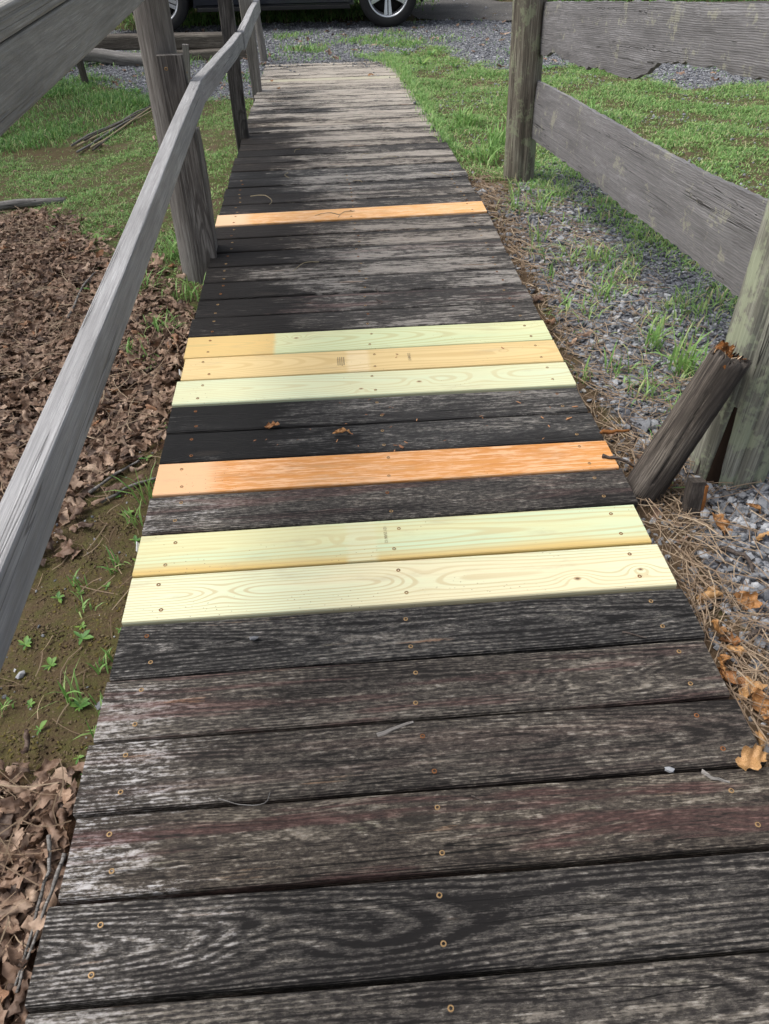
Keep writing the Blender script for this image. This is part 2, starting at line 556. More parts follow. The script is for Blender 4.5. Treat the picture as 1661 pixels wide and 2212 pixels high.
def new_wood_mat(name, body, tone2, line, ring=.011, z0=.03, knots=1.0, xb=None, left=None, patch=None, patchc=None, front=None, mott=0.0, mottc=(.9, .8, .7), spots=()):
    n = NT(name, 0.62, 0.3)
    g = grain(n, ring, knots, 0.004, z0, spots)
    x, y, v, rings, kn = g['x'], g['y'], g['v'], g['rings'], g['kn']
    soft = n.noise(v(1.6, 10), 1, 3, .5)
    fiber = n.noise(v(6, 330), 1, 3, .6)
    col = n.mix(n.ss(soft, .38, .64), body, tone2)
    if left is not None:
        col = n.mix(n.ss(n.add(x, n.mul(fiber, .02)), xb - .002, xb + .016), left, col)
    if front is not None:
        col = n.mix(n.ss(n.add(y, n.mul(n.m('SUBTRACT', soft, .5), .05)), -.02, -.062), col, front)
    if patch is not None:
        pm = n.mul(n.mul(n.ss(n.add(x, n.mul(fiber, .02)), patch[0] - .004, patch[0] + .014), n.ss(n.add(x, n.mul(fiber, .02)), patch[1] + .014, patch[1] - .004)), .7)
        col = n.mix(pm, col, patchc)
    ln = n.ss(rings, .55, .97)
    col = n.mix(n.mul(n.mul(ln, .50), n.ss(n.add(n.mul(soft, .6), n.mul(fiber, .4)), .30, .60, .25, 1.0)), col, line)
    col = n.mix(n.mul(n.ss(fiber, .55, .35), .16), col, line)
    if mott:
        mk = n.ss(n.add(n.mul(n.noise(v(8, 230), 1, 4, .7), .75), n.mul(n.noise(v(18, 90), 1, 3, .6), .35)), .485, .575)
        mk = n.mul(mk, n.ss(x, xb - .01, xb + .06))
        col = n.mix(n.mul(mk, mott), mottc, col)
    for (kx, ky, kr, core) in spots:
        if core:
            dx, dy = n.mul(n.m('SUBTRACT', x, kx), 1 / (kr * 1.5)), n.mul(n.m('SUBTRACT', y, ky), 1 / kr)
            dd = n.add(n.m('SQRT', n.add(n.mul(dx, dx), n.mul(dy, dy))), n.mul(fiber, .4))
            col = n.mix(n.mul(n.ss(dd, 1.15, .75), .7), col, (.32, .18, .085))
            col = n.mix(n.mul(n.ss(dd, .72, .45), .85), col, (.075, .042, .026))
    grime = n.noise(v(4, 16), 1, 5, .7)
    col = n.mix(n.mul(n.ss(grime, .54, .72), .30), col, (.30, .25, .17))
    sp = n.vor(v(70, 110), 1.0)                      # specks of dirt
    col = n.mix(n.mul(n.ss(sp, .13, .07), n.ss(n.noise(v(6, 9), 1, 2, .5), .5, .62)), col, (.16, .10, .06))
    n.base(col)
    n.bump(n.add(n.mul(rings, .3), n.mul(fiber, .5)), .25, .0012)
    return n.mat


def grey_wood_mat(name, dark=(.045, .043, .040), mid=(.15, .145, .137), light=(.30, .295, .29), lichen=0.0, lichc=(.25, .26, .17), crack=1.0, stain=.5, ring=.010, streak=.5, rough=.78):
    n = NT(name, rough, 0.25)
    g = grain(n, ring, .8)
    x, y, z, v = g['x'], g['y'], g['z'], g['v']
    fiber = n.noise(v(9, 420), 1, 5, .7)
    streaks = n.noise(v(3.2, 120), 1, 5, .68)
    big = n.noise(v(2.6, 14), 1, 5, .65)
    col = n.mix(n.ss(n.add(n.mul(fiber, .45), n.mul(streaks, .55)), .34, .66), dark, mid)
    col = n.mix(n.mul(n.ss(n.add(n.mul(fiber, .5), n.mul(big, .5)), .50, .68), .75), col, light)
    col = n.mix(n.mul(n.mul(n.ss(g['rings'], .6, .98), streak), n.ss(streaks, .3, .6)), col, dark)
    col = n.mix(n.mul(n.ss(big, .50, .34), stain), col, tuple(c * .55 for c in dark))
    cr = n.m('ABSOLUTE', n.m('SUBTRACT', n.noise(v(.55, 42), 1, 2, .4), .5))
    crk = n.mul(n.mul(n.ss(cr, .010, .002), crack), n.ss(n.noise(v(1.2, 7), 1, 2, .5), .48, .58))
    col = n.mix(n.mul(crk, .85), col, (.012, .011, .010))
    col = n.mix(n.mul(n.ss(g['kn'], .78, .92), .85), col, (.020, .016, .013))
    if lichen:
        ln = n.ss(n.add(n.mul(n.noise(v(9, 11), 1, 4, .65), .7), n.mul(n.noise(v(60, 70), 1, 3, .6), .3)), .60 - .12 * lichen, .66 - .10 * lichen)
        col = n.mix(n.mul(ln, .6), col, lichc)
    n.base(col)
    n.bump(n.add(n.mul(fiber, .8), n.mul(g['rings'], .35), n.mul(crk, -2.0)), .8, .002)
    return n.mat


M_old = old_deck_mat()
M_rail = grey_wood_mat('rail_grey_wood', (.235, .235, .24), (.37, .37, .38), (.50, .505, .525), stain=.3, streak=.22, crack=.6)
M_railtop = grey_wood_mat('top_rail_grey_wood', (.21, .207, .192), (.34, .335, .315), (.44, .437, .425), stain=.32, streak=.22, ring=.006, crack=.3)
M_post = grey_wood_mat('post_grey_wood', (.11, .10, .093), (.25, .237, .222), (.36, .35, .335), stain=.4, streak=.35)
M_postdk = grey_wood_mat('dark_ringed_wood', (.022, .020, .020), (.105, .097, .092), (.22, .21, .205), stain=.5, ring=.010, streak=.8)
M_facing = grey_wood_mat('streaked_facing_wood', (.045, .040, .038), (.19, .178, .168), (.32, .31, .30), stain=.4, ring=.010, streak=.75)
M_fence = grey_wood_mat('rough_sawn_fence_wood', (.115, .113, .117), (.215, .212, .220), (.31, .308, .322), lichen=.42, lichc=(.30, .30, .235), stain=.35, ring=.0060, streak=.65, crack=.9)
M_fpost = grey_wood_mat('lichened_post_wood', (.055, .046, .038), (.25, .23, .185), (.40, .41, .33), lichen=.75, lichc=(.27, .31, .20), crack=1.0)
M_npost = grey_wood_mat('green_grey_post_wood', (.10, .10, .083), (.30, .305, .255), (.43, .44, .38), lichen=.9, lichc=(.33, .38, .26), crack=1.0, stain=.35)
M_log = grey_wood_mat('dark_log_wood', (.024, .020, .018), (.105, .090, .078), (.30, .265, .23), stain=.5, crack=1.0)
M_timber = grey_wood_mat('brown_timber_wood', (.04, .034, .029), (.14, .124, .105), (.27, .25, .215), stain=.5)
M_drift = grey_wood_mat('bleached_branch_wood', (.10, .095, .09), (.24, .23, .22), (.38, .37, .36), stain=.3)
M_rot = plain('rotten_orange_wood', (.20, .085, .03), .9, .1)
M_rotpale = plain('splintered_pale_wood', (.50, .38, .26), .85, .2)
M_rotdark = plain('rotten_dark_wood', (.022, .014, .010), .95, .1)
M_screw = plain('bronze_screw_coating', (.30, .19, .085), .5, .5, .3)
M_hole = plain('screw_recess_black', (.02, .014, .01), .8, .2)
M_ink = plain('stamp_ink', (.27, .22, .14), .8, .1)

GREENW = (.66, .69, .46)
YELLOWW = (.72, .53, .25)
M_new = {
    6: new_wood_mat('fresh_pale_pine', (.64, .60, .40), (.58, .62, .43), (.40, .27, .12), .0080, .020, .75, spots=((.66, .005, .012, 0), (1.008, -.028, .0075, 1), (1.158, -.012, .006, 1), (.21, .0, .010, 0))),
    7: new_wood_mat('fresh_green_pine', (.56, .56, .33), (.49, .58, .39), (.44, .32, .14), .012, .020, .6, front=(.54, .39, .14), patch=(.50, .57), patchc=(.58, .59, .39), spots=((.47, .01, .006, 0), (-.2, 0, .01, 0))),
    12: new_wood_mat('fresh_mint_pine', (.56, .58, .38), (.52, .60, .43), (.42, .32, .15), .0095, .022, .7, spots=((.748, -.01, .007, 1), (.566, -.035, .0065, 1), (.95, .0, .014, 0))),
    13: new_wood_mat('fresh_yellow_pine', (.63, .49, .25), (.59, .45, .22), (.44, .29, .11), .0085, .05, .4, patch=(.535, .605), patchc=(.70, .58, .36), spots=((1.044, .01, .004, 0),)),
    14: new_wood_mat('fresh_two_tone_pine', (.56, .58, .35), (.50, .57, .35), (.38, .33, .15), .0080, .05, 1.1, xb=.295, left=(.60, .42, .17), spots=((.364, .028, .0075, 1),)),
    9: new_wood_mat('orange_stained_pine', (.53, .235, .062), (.48, .20, .046), (.40, .145, .026), .0085, .04, .5, xb=.13, left=(.60, .33, .20), mott=.92, mottc=(.64, .38, .21)),
    22: new_wood_mat('orange_stained_pine_two', (.62, .32, .10), (.58, .28, .08), (.50, .21, .045), .0085, .04, .5, xb=.11, left=(.70, .44, .29), mott=.9, mottc=(.70, .47, .29)),
}

# ------------------------------------------------------------------ ground
def ground_mat():
    n = NT('ground_soil_moss_and_grit', .95, .12)
    p = n.pos()
    fine = n.noise(p, 140, 4, .7)
    mid_ = n.noise(p, 18, 4, .6)
    bigp = n.noise(p, 3.0, 3, .55)
    soil = n.mix(fine, (.030, .020, .011), (.135, .098, .058))
    moss = n.mix(n.mul(n.ss(n.add(n.mul(mid_, .6), n.mul(fine, .4)), .42, .60), .75), soil, n.mix(bigp, (.085, .074, .024), (.055, .070, .022)))
    cell = n.vor(p, 75, 'F1', 'Color')
    dist = n.vor(p, 75)
    cs = n.sep(cell)[0]
    grit = n.mix(cs, (.085, .090, .105), (.29, .30, .33))
    grit = n.mix(n.ss(dist, .45, .75), grit, (.05, .05, .055))
    turf = n.mix(n.ss(mid_, .38, .62), n.mix(fine, (.030, .036, .012), (.090, .115, .036)), n.mix(fine, (.04, .027, .016), (.15, .115, .075)))
    needle = n.mix(fine, (.05, .032, .020), (.17, .12, .075))
    litter = n.mix(fine, (.025, .014, .009), (.11, .062, .038))
    col = moss
    for nm, c in (('z_turf', turf), ('z_grit', grit), ('z_needle', needle), ('z_litter', litter)):
        col = n.mix(n.ss(n.add(n.attr(nm), n.mul(n.m('SUBTRACT', mid_, .5), .6)), .35, .65), col, c)
    n.base(col)
    n.bump(n.add(fine, n.mul(mid_, 2.0), n.mul(n.mul(dist, -1.5), n.attr('z_grit'))), .9, .006)
    return n.mat


gx = np.unique(np.concatenate([np.linspace(-4, 5.5, 215), np.linspace(-120, -4, 18), np.linspace(5.5, 120, 18), [-0.02, 0.0, .03, 1.2, 1.22, 1.25]]))
gy = np.unique(np.concatenate([np.linspace(-2, 11, 290), np.linspace(-80, -2, 14), np.linspace(11, 200, 30)]))
GX, GY = np.meshgrid(gx, gy)
GZ = gz(GX, GY)
V = np.stack([GX.ravel(), GY.ravel(), GZ.ravel()], -1)
nx, ny = len(gx), len(gy)
i0 = (np.arange(ny - 1)[:, None] * nx + np.arange(nx - 1)[None]).ravel()
me = mesh('ground', V, np.stack([i0, i0 + 1, i0 + nx + 1, i0 + nx], -1), True)
zr = np.random.default_rng(3)
groups = dict(z_turf=('grassL', 'roughL', 'lawn', 'strip', 'back'), z_grit=('gravL', 'gravR', 'gravR2', 'gravF', 'tuft'), z_needle=('needle',), z_litter=('leafA', 'leafB'))
for nm, zs in groups.items():
    w = np.zeros(V.shape[0])
    for k in range(6):
        jx, jy = zr.normal(0, .05, V.shape[0]), zr.normal(0, .05, V.shape[0])
        h = np.zeros(V.shape[0], bool)
        for z_ in zs:
            h |= pip(ZONES[z_], V[:, 0] + jx, V[:, 1] + jy)
        w += h / 6
    if nm == 'z_turf':
        w = np.where((V[:, 1] > 13) | (np.abs(V[:, 0]) > 9), 1.0, w)
    me.attributes.new(nm, 'FLOAT', 'POINT').data.foreach_set('value', w.astype(np.float32))
ground = link('ground', me, ground_mat())
ground['kind'] = 'structure'

# paved lane behind the parking strip
n_ = NT('worn_asphalt', .9, .2)
p_ = n_.pos()
n_.base(n_.mix(n_.ss(n_.noise(p_, 60, 5, .8), .35, .68), (.045, .044, .043), n_.mix(n_.ss(n_.noise(p_, 2.2, 4, .7), .35, .65), (.085, .082, .078), (.16, .15, .14))))
n_.bump(n_.noise(p_, 220, 3, .7), .6, .004)
lane = [(1.75, 10.62), (2.0, 10.42), (2.3, 10.40), (2.7, 10.28), (3.4, 10.25), (4.5, 10.15), (6, 10.2), (60, 10.3), (60, 11.3), (6, 11.2), (4.5, 11.42), (3.6, 11.6), (3.0, 11.8), (2.7, 12.4), (2.2, 14.5), (1.2, 16), (-.4, 16), (1.1, 13), (1.6, 11.6)]
road = link('lane', mesh('lane', [(a, b, -.31 + .012) for a, b in lane], [tuple(range(len(lane)))]), n_.mat)
road['kind'] = 'structure'

# ------------------------------------------------------------------ boardwalk
LW = 1.2225
walk = thing('boardwalk', 'long plank boardwalk of black weathered boards patched with fresh yellow and orange ones', 'boardwalk', (0.61, 0, -0.08))
yl = {0: 0, 1: .148, 2: .293, 3: .436, 4: .580, 5: .723, 6: .866, 7: 1.006, 8: 1.155, 9: 1.297, 10: 1.442, 11: 1.585, 12: 1.727, 13: 1.867, 14: 2.013, 21: 3.046, 22: 3.187}
yr = {0: -.010, 1: .139, 2: .287, 3: .431, 4: .579, 5: .726, 6: .868, 7: 1.011, 8: 1.155, 9: 1.289, 10: 1.434, 11: 1.577, 12: 1.724, 13: 1.869, 14: 2.014, 21: 3.085, 22: 3.232}


def gapy(d, i):
    if i < 0:
        return d[0] + i * .1455
    if i > 22:
        tgt = {1: DECK_END, 0: DECK_END}[1]
        return d[22] + (i - 22) * (DECK_END - d[22]) / 32
    ks = sorted(d)
    return float(np.interp(i, ks, [d[k] for k in ks]))


def screw_mesh():
    P = [(0.0048, -.001), (0.0048, .0003), (0.0042, .0008), (0.0027, .0008), (0.0022, -.0006)]
    V, F, k = [], [], 14
    for r_, z_ in P:
        for j in range(k):
            a = 2 * math.pi * j / k
            q = r_ * (1 + (.16 * math.cos(6 * a) if r_ < .0030 else 0))
            V.append((q * math.cos(a), q * math.sin(a), z_))
    for i in range(len(P) - 1):
        for j in range(k):
            F.append((i * k + j, i * k + (j + 1) % k, (i + 1) * k + (j + 1) % k, (i + 1) * k + j))
    F.append(tuple(range((len(P) - 1) * k, len(P) * k)))
    me = mesh('screw', V, F)
    me.materials.append(M_screw)
    me.materials.append(M_hole)
    idx = np.zeros(len(F), int)
    idx[-1] = 1
    idx[-1 - k:-1] = 1
    me.polygons.foreach_set('material_index', idx)
    return me


SCREW = screw_mesh()
SCREW_OLD = SCREW.copy()
SCREW_OLD.materials[0] = plain('rusted_screw_head', (.20, .085, .035), .8, .2, .1)
TOP = {}
reds = {2: 1.0, 4: .8, 8: .7, 16: .8, 3: .3, 19: .5}
darks = {-1: .05, 0: .12, 1: .27, 2: .06, 3: .20, 4: .06, 5: .24, 8: .15, 10: .20, 11: .17, 15: .12, 16: .05, 17: .06, 18: .0, 19: .14, 20: .08, 21: .14, 23: .26, 24: .18, 25: .12, 26: .06, 27: .1}
tones = {-1: .5, 0: .4, 1: .3, 2: .75, 3: .55, 4: .5, 5: .1, 8: .3, 10: .0, 11: .05}
labels = {6: 'fresh pale pine plank with wide swirling grain', 7: 'fresh green-tinted pine plank with a yellow front edge', 9: 'orange plank with a pinkish left end',
          12: 'fresh mint-coloured plank with dark knots', 13: 'fresh yellow plank with ink stamps', 14: 'fresh plank, yellow at one end and green beyond',
          22: 'single orange plank among black ones'}
M_faded = new_wood_mat('faded_green_plank', (.50, .50, .35), (.42, .41, .30), (.27, .23, .17), .009, .04, .5, xb=.03, left=(.5, .48, .4), mott=.6, mottc=(.30, .27, .22))
for i in range(-7, 54):
    # plank i lies between gap i-1... numbered so that plank i sits past gap i-1
    a, b = i - 1, i
    gap = .0045 if (i in M_new and i - 1 in M_new) else .0085
    if i in (1, 2, 4, 11):
        gap = .0075
    elif i <= 5:
        gap = .006
    L0, L1 = gapy(yl, a) + gap / 2, gapy(yl, b) - gap / 2
    R0, R1 = gapy(yr, a) + gap / 2, gapy(yr, b) - gap / 2
    new = i in M_new
    r_ = np.random.default_rng(100 + i)
    yc = (L0 + L1) / 2
    t = .038
    ns = 14
    ez = 0.0035 if new else float(r_.normal(0, .0016))
    x0 = float(r_.normal(0, .003)) - .001
    x1 = LW + float(r_.normal(0, .004))
    slope = float(dz(yc + .07) - dz(yc - .07)) / .14
    w0, w1 = wave(ns, 500 + i, .0004 if new else .0013, 5), wave(ns, 900 + i, .0004 if new else .0013, 5)
    cup = float(r_.normal(0, .0012)) * (0.2 if new else 1)
    rc = .0045 if new else .0065
    S = []
    for k in range(ns):
        u = k / (ns - 1)
        ya = L0 + (R0 - L0) * u - yc + w0[k]
        yb = L1 + (R1 - L1) * u - yc + w1[k]
        prof = [(ya, -t), (yb, -t), (yb, -rc), (yb - rc * .3, -rc * .3), (yb - rc, 0), (yb - (yb - ya) * .3, cup), ((ya + yb) / 2, cup * 1.3), (ya + (yb - ya) * .3, cup), (ya + rc, 0), (ya + rc * .3, -rc * .3), (ya, -rc)]
        S.append((x0 + (x1 - x0) * u, prof))
    Vp, Fp, nvp = [], [], 11
    for x_, prof in S:
        for (yy, zz_) in prof:
            Vp.append((x_, yy, zz_ + slope * yy))
    for k in range(ns - 1):
        for j in range(nvp):
            q, w_ = k * nvp + j, k * nvp + (j + 1) % nvp
            Fp.append((q, q + nvp, w_ + nvp, w_))
    Fp.append(tuple(range(nvp)))
    Fp.append(tuple(range((ns - 1) * nvp, ns * nvp))[::-1])
    me = mesh('plank', Vp, Fp)
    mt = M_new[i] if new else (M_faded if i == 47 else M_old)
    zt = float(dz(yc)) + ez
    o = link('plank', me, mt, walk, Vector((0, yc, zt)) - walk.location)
    o['seed'] = float(i + 8) * 0.731
    if i in (3, 5):
        o['seed'] += 1.7
    o['tone'] = float(tones.get(i, np.clip(r_.normal(.35, .2), 0, 1)))
    o['dark'] = float(darks.get(i, np.clip(r_.normal(.06, .13), -.10, .35)))
    o['red'] = float(reds.get(i, 0.0))
    o['ringy'] = float({1: .24, 0: .20, -1: .18, 5: .18, 3: .15, 4: .15, 2: .12}.get(i, .07))
    o['peel'] = float({1: .55, 2: 1.0, 3: .9, 4: .7, 5: .25, 8: .7, 15: 1.0, 16: .6, 10: .2, 21: .3}.get(i, r_.uniform(.1, .7)))
    if i in labels:
        o['label'] = labels[i]
    TOP[i] = (o, zt, yc)
    if i <= 26:
        for sx, off in ((.075, 0), (.615, .006), (1.150, 0)):
            for sy in (-.038, .036):
                xx = sx + r_.normal(0, .006)
                s = link('screw', SCREW_OLD if r_.random() < .3 else SCREW, None, o, (xx, (R0 + R1 - L0 - L1) / 2 * xx / LW + sy + r_.normal(0, .004), slope * sy + cup * .9 + .0003))
                s.rotation_euler = (0, 0, r_.random() * 6)
for sx in (.05, .61, 1.165):
    beam('stringer', (sx, -1.0, -.095), (sx, 3.3, -.095), .04, .11, M_timber, walk, seed=int(sx * 100) + 3)
    beam('stringer', (sx, 3.32, -.095), (sx, 7.3, -.30), .04, .11, M_timber, walk, seed=int(sx * 100) + 4)


def stamp(plank, text, x, y, size, rot):
    cu = bpy.data.curves.new('ink_stamp', 'FONT')
    cu.body = text
    cu.size = size
    tmp = bpy.data.objects.new('ink_stamp_text', cu)
    C.objects.link(tmp)
    dg = bpy.context.evaluated_depsgraph_get()
    me = bpy.data.meshes.new_from_object(tmp.evaluated_get(dg))
    bpy.data.objects.remove(tmp)
    bpy.data.curves.remove(cu)
    me.name = 'ink_stamp'
    me.materials.clear()
    o = link('ink_stamp', me, M_ink, plank, (x, y, .0009))
    o.rotation_euler = (0, 0, rot)
    o['label'] = 'small printed lumber stamp'
    return o


stamp(TOP[13][0], '2254813', .728, .028, .014, -math.pi / 2)
bm = bmesh.new()                                  # a block of print too small to read
for k in range(4):
    yy = .022
    while yy > -.028:
        w_ = rng.uniform(.0015, .006)
        q = bmesh.ops.create_cube(bm, size=1)['verts']
        for v_ in q:
            v_.co = Vector((.500 + .0065 * k + v_.co.x * .0032, yy - w_ / 2 + v_.co.y * w_, .0009 + v_.co.z * .0004))
        yy -= w_ + rng.uniform(.001, .003)
o = bm_obj('ink_stamp', bm, M_ink, TOP[13][0])
o['label'] = 'block of small faded print on the yellow plank'
stamp(TOP[7][0], '121 25/06 12', .585, .046, .011, -math.pi / 2)

M_tag = plain('white_plastic_tag', (.75, .76, .78), .4, .4)
for i_, ty, tw in ((7, .03, .02), (13, -.02, .03)):
    o = bm_obj('end_tag', box_bm(-.004, 0, -.010, .0015, .035, .030, .0004), M_tag, TOP[i_][0], (0, ty, 0))
    o.rotation_euler = (0, -.45, .15)
    o['label'] = 'white plastic lumber tag on the cut end'
# lifted slivers of grain
for i_, p0_, p1_, w_ in ((3, (.53, .040, -.001), (.60, .062, .002), .010), (2, (1.10, .060, -.001), (1.14, .034, .002), .009)):
    o = beam('lifted_sliver', p0_, p1_, w_, .003, M_post, None, r=.001, seed=i_ + 200, n=6, taper=.45)
    o.parent = TOP[i_][0]

# ------------------------------------------------------------------ left railing
rl = thing('railing', 'grey weathered wooden railing with two rails along the left side of the boardwalk', 'railing', (-.05, 2.75, -.12))
# lower rail: three lengths, face towards the walk at x = 0
RH = .080
RX = .078


def rail(y0, z0, y1, z1, seed, th=.040, h=RH, x=RX, mat=M_rail, name='lower_rail', n=14):
    return beam(name, (x - th / 2, y0, z0 - h / 2), (x - th / 2, y1, z1 - h / 2), th, h, mat, rl, r=.004, seed=seed, jit=.0022, n=n)


r1 = rail(-1.4, .565, 2.692, .645, 11)
r2 = rail(2.703, .641, 4.690, .493, 12, x=RX - .003)
r3 = rail(4.700, .489, 6.50, .434, 13, h=.088, x=RX + .002)
# upper rail: a board on edge with a flat cap board above it
rail(-1.4, 1.045, 2.69, 1.072, 21, .040, .088, RX, M_railtop, 'upper_rail')
rail(2.70, 1.071, 4.72, .92, 22, .040, .088, RX, M_railtop, 'upper_rail')
beam('cap_board', (RX - .068, -1.4, 1.066), (RX - .068, 2.69, 1.093), .134, .037, M_railtop, rl, r=.005, seed=24, jit=.002)
beam('cap_board', (RX - .068, 2.70, 1.092), (RX - .068, 4.76, .941), .134, .037, M_railtop, rl, r=.005, seed=25, jit=.002)

round_log('post', (-.072, 2.79, -.42), (-.068, 2.79, 1.02), .064, .062, M_post, rl, seed=31, seg=40, n=24, rough=.03, cracks=((2.6, .12, .12, .1, .6), (1.0, .08, .1, .5, .95)))
pb = beam('post_facing_board', (-.014, 2.712, -.30), (-.020, 2.712, .725), .090, .030, M_facing, rl, up=(0, -1, 0), r=.003, seed=33, jit=.0015)
s = link('screw', SCREW, None, pb, (.985, .018, .0165))
s.scale = (1.25, 1.25, 1.25)
beam('post', (-.004, 2.80, -.30), (-.004, 2.80, .46), .060, .085, M_post, rl, up=(0, -1, 0), r=.006, seed=34)
beam('post', (0.0, 4.74, -.42), (0.0, 4.74, .93), .078, .082, M_postdk, rl, up=(0, -1, 0), r=.006, seed=36)
beam('post', (.004, 6.34, -.42), (-.016, 6.34, .75), .068, .088, M_post, rl, up=(0, -1, 0), r=.006, seed=37, taper=1.35)
round_log('post', (-.022, 8.2, -.42), (-.075, 8.15, .30), .036, .032, M_post, rl, seed=38, n=10)

# ------------------------------------------------------------------ right fence
fx = lambda y: 1.6716 - .032 * y
fence = thing('fence', 'rough grey board fence on round posts beside the boardwalk', 'fence', (1.6, 2.4, -.08))


def fence_board(name, top, bot, y_end, seed, th=.024):
    ys0 = np.linspace(y_end, 3.87, 110)
    tp = np.array(sorted(top))
    bt = np.array(sorted(bot))
    r_ = np.random.default_rng(seed)
    V, F = [], []
    N = len(ys0)
    NR = 7
    for y_ in ys0:
        zt = np.interp(y_, tp[:, 0], tp[:, 1]) + r_.normal(0, .0015)
        zb = np.interp(y_, bt[:, 0], bt[:, 1]) + r_.normal(0, .0032)
        lx = 3.87 - y_
        for sd_ in (0, 1):
            for k in range(NR):
                f = k / (NR - 1)
                off = th * sd_ + .0016 * math.sin(lx * 7 + f * 5) + r_.normal(0, .0006)
                if k in (0, NR - 1):
                    off += (.003 if sd_ == 0 else -.003)
                V.append((lx, -off, zb + (zt - zb) * f))
    st = 2 * NR
    for i in range(N - 1):
        a = i * st
        for k in range(NR - 1):
            F.append((a + k, a + k + 1, a + st + k + 1, a + st + k))
            F.append((a + NR + k, a + st + NR + k, a + st + NR + k + 1, a + NR + k + 1))
        F.append((a + NR - 1, a + 2 * NR - 1, a + st + 2 * NR - 1, a + st + NR - 1))
        F.append((a, a + st, a + st + NR, a + NR))
    F.append(tuple(list(range(NR)) + list(range(2 * NR - 1, NR - 1, -1))))
    e = (N - 1) * st
    F.append(tuple((list(range(e, e + NR)) + list(range(e + 2 * NR - 1, e + NR - 1, -1)))[::-1]))
    # local x runs from the far post towards the camera, local -y is the outside
    me = mesh(name, V, F)
    bm = bmesh.new()
    bm.from_mesh(me)
    bmesh.ops.recalc_face_normals(bm, faces=bm.faces[:])
    bm.to_mesh(me)
    bm.free()
    o = link(name, me, M_fence)
    d = Vector((.032, -1, 0)).normalized()
    ly = Vector((-1, -.032, 0)).normalized()
    o.matrix_local = Matrix.Translation(-fence.location) @ Matrix(((d.x, ly.x, 0, fx(3.87)), (d.y, ly.y, 0, 3.87), (0, 0, 1, 0), (0, 0, 0, 1)))
    o.parent = fence
    o['seed'] = seed * .77
    return o


ub = [[3.87, .49], [3.801, 0.496], [3.65, .515], [3.514, 0.552], [3.345, 0.551], [3.147, 0.566], [3.012, 0.582], [2.889, 0.601], [2.73, 0.61], [2.589, 0.627], [2.524, 0.643], [2.446, 0.668], [2.399, 0.690], [2.36, 0.712], [2.274, 0.735], [2.191, 0.75], [2.077, 0.754], [1.992, 0.775], [1.915, 0.778], [1.813, 0.785], [1.667, 0.799], [1.05, .87]]
ut = [[3.875, 0.7], [2.998, 0.807], [2.354, 0.886], [2.005, 0.923], [1.763, 0.949], [1.05, 1.03]]
lt = [[3.87, .382], [3.754, 0.391], [3.132, 0.437], [2.813, 0.456], [2.434, 0.476], [2.126, 0.498], [1.871, 0.517], [1.658, 0.538], [1.51, 0.555], [1.05, .60]]
lb_ = [[3.87, .118], [3.659, 0.137], [3.334, 0.168], [3.087, 0.188], [2.819, 0.207], [2.604, 0.224], [2.374, 0.238], [2.205, 0.254], [2.021, 0.268], [1.855, 0.278], [1.53, .294], [1.05, .33]]
fb = fence_board('fence_board', ut, ub, 1.21, 5)
fb['label'] = 'upper fence board with a rotted ragged lower edge'
fb['shear'] = .120
fb = fence_board('fence_board', lt, lb_, 1.21, 9)
fb['label'] = 'lower fence board with pale lichen spots'
fb['shear'] = .078
fp = round_log('post', (1.535, 3.80, -.40), (1.487, 3.79, 1.05), .079, .078, M_fpost, fence, seed=41, seg=48, n=26, rough=.035, cracks=((3.6, .07, .14, .25, .9), (4.6, .08, .16, 0, .5), (2.9, .06, .12, .3, 1)))
npst = round_log('post', (1.572, 1.228, -.40), (1.572, 1.228, 1.30), .104, .104, M_npost, fence, seed=43, seg=72, n=40, rough=.020, flare=.006,
                 cracks=((3.75, .09, .14, 0, .62), (4.35, .06, .15, 0.1, .8), (3.2, .05, .10, .3, 1), (4.9, .07, .15, 0, .5), (5.4, .05, .1, .2, .9)))
round_log('rotten_strip', (1.503, 1.160, -.16), (1.506, 1.168, .17), .024, .010, M_rotdark, fence, seed=45, n=14, seg=18, rough=.16)
round_log('rotten_strip', (1.480, 1.195, -.16), (1.484, 1.20, .10), .016, .006, M_log, fence, seed=47, n=12, seg=14, rough=.16)

# ------------------------------------------------------------------ log leaning on the fence post
lg = thing('log', 'short dark split log with a rotten orange end leaning on the green-grey fence post', 'log', (1.285, 1.13, -.07))
l0, l1 = Vector((1.282, 1.128, -.085)), Vector((1.432, 1.146, .330))
round_log('trunk', l0, l1, .052, .048, M_log, lg, seed=51, seg=64, n=26, rough=.06, endrag=.006, cracks=((1.2, .1, .15, 0, 1), (4.2, .1, .18, .2, 1), (5.2, .08, .15, 0, .7)))
ax = (l1 - l0).normalized()
ME, _ = frame(l1, l1 + ax, (0, 1, 0))
Ve, Fe, er = [(0.004, 0, 0)], [], np.random.default_rng(77)
for i in range(1, 10):
    for j in range(40):
        a, rr = 2 * math.pi * j / 40, .0465 * i / 9
        h = .012 * math.sin(a * 3 + i) * (1 - i / 12) + er.normal(0, .0055) + (.010 if 1.0 < a < 3.2 else -.010) - (.016 if i == 9 else 0)
        Ve.append((h, rr * math.cos(a), rr * math.sin(a)))
for j in range(40):
    Fe.append((0, 1 + j, 1 + (j + 1) % 40))
for i in range(8):
    for j in range(40):
        p, q = 1 + i * 40 + j, 1 + i * 40 + (j + 1) % 40
        Fe.append((p, p + 40, q + 40, q))
n_ = NT('rotten_heartwood', .95, .1)
e_ = n_.noise(n_.objco(), 75, 4, .7)
e2 = n_.noise(n_.objco(), 32, 3, .6)
n_.base(n_.mix(n_.ss(e_, .60, .68), n_.mix(n_.ss(e2, .42, .56), (.016, .010, .007), (.16, .066, .022)), (.40, .27, .16)))
n_.bump(e_, 1.0, .006)
place(link('rotten_end', mesh('rotten_end', Ve, Fe), n_.mat), ME, lg)
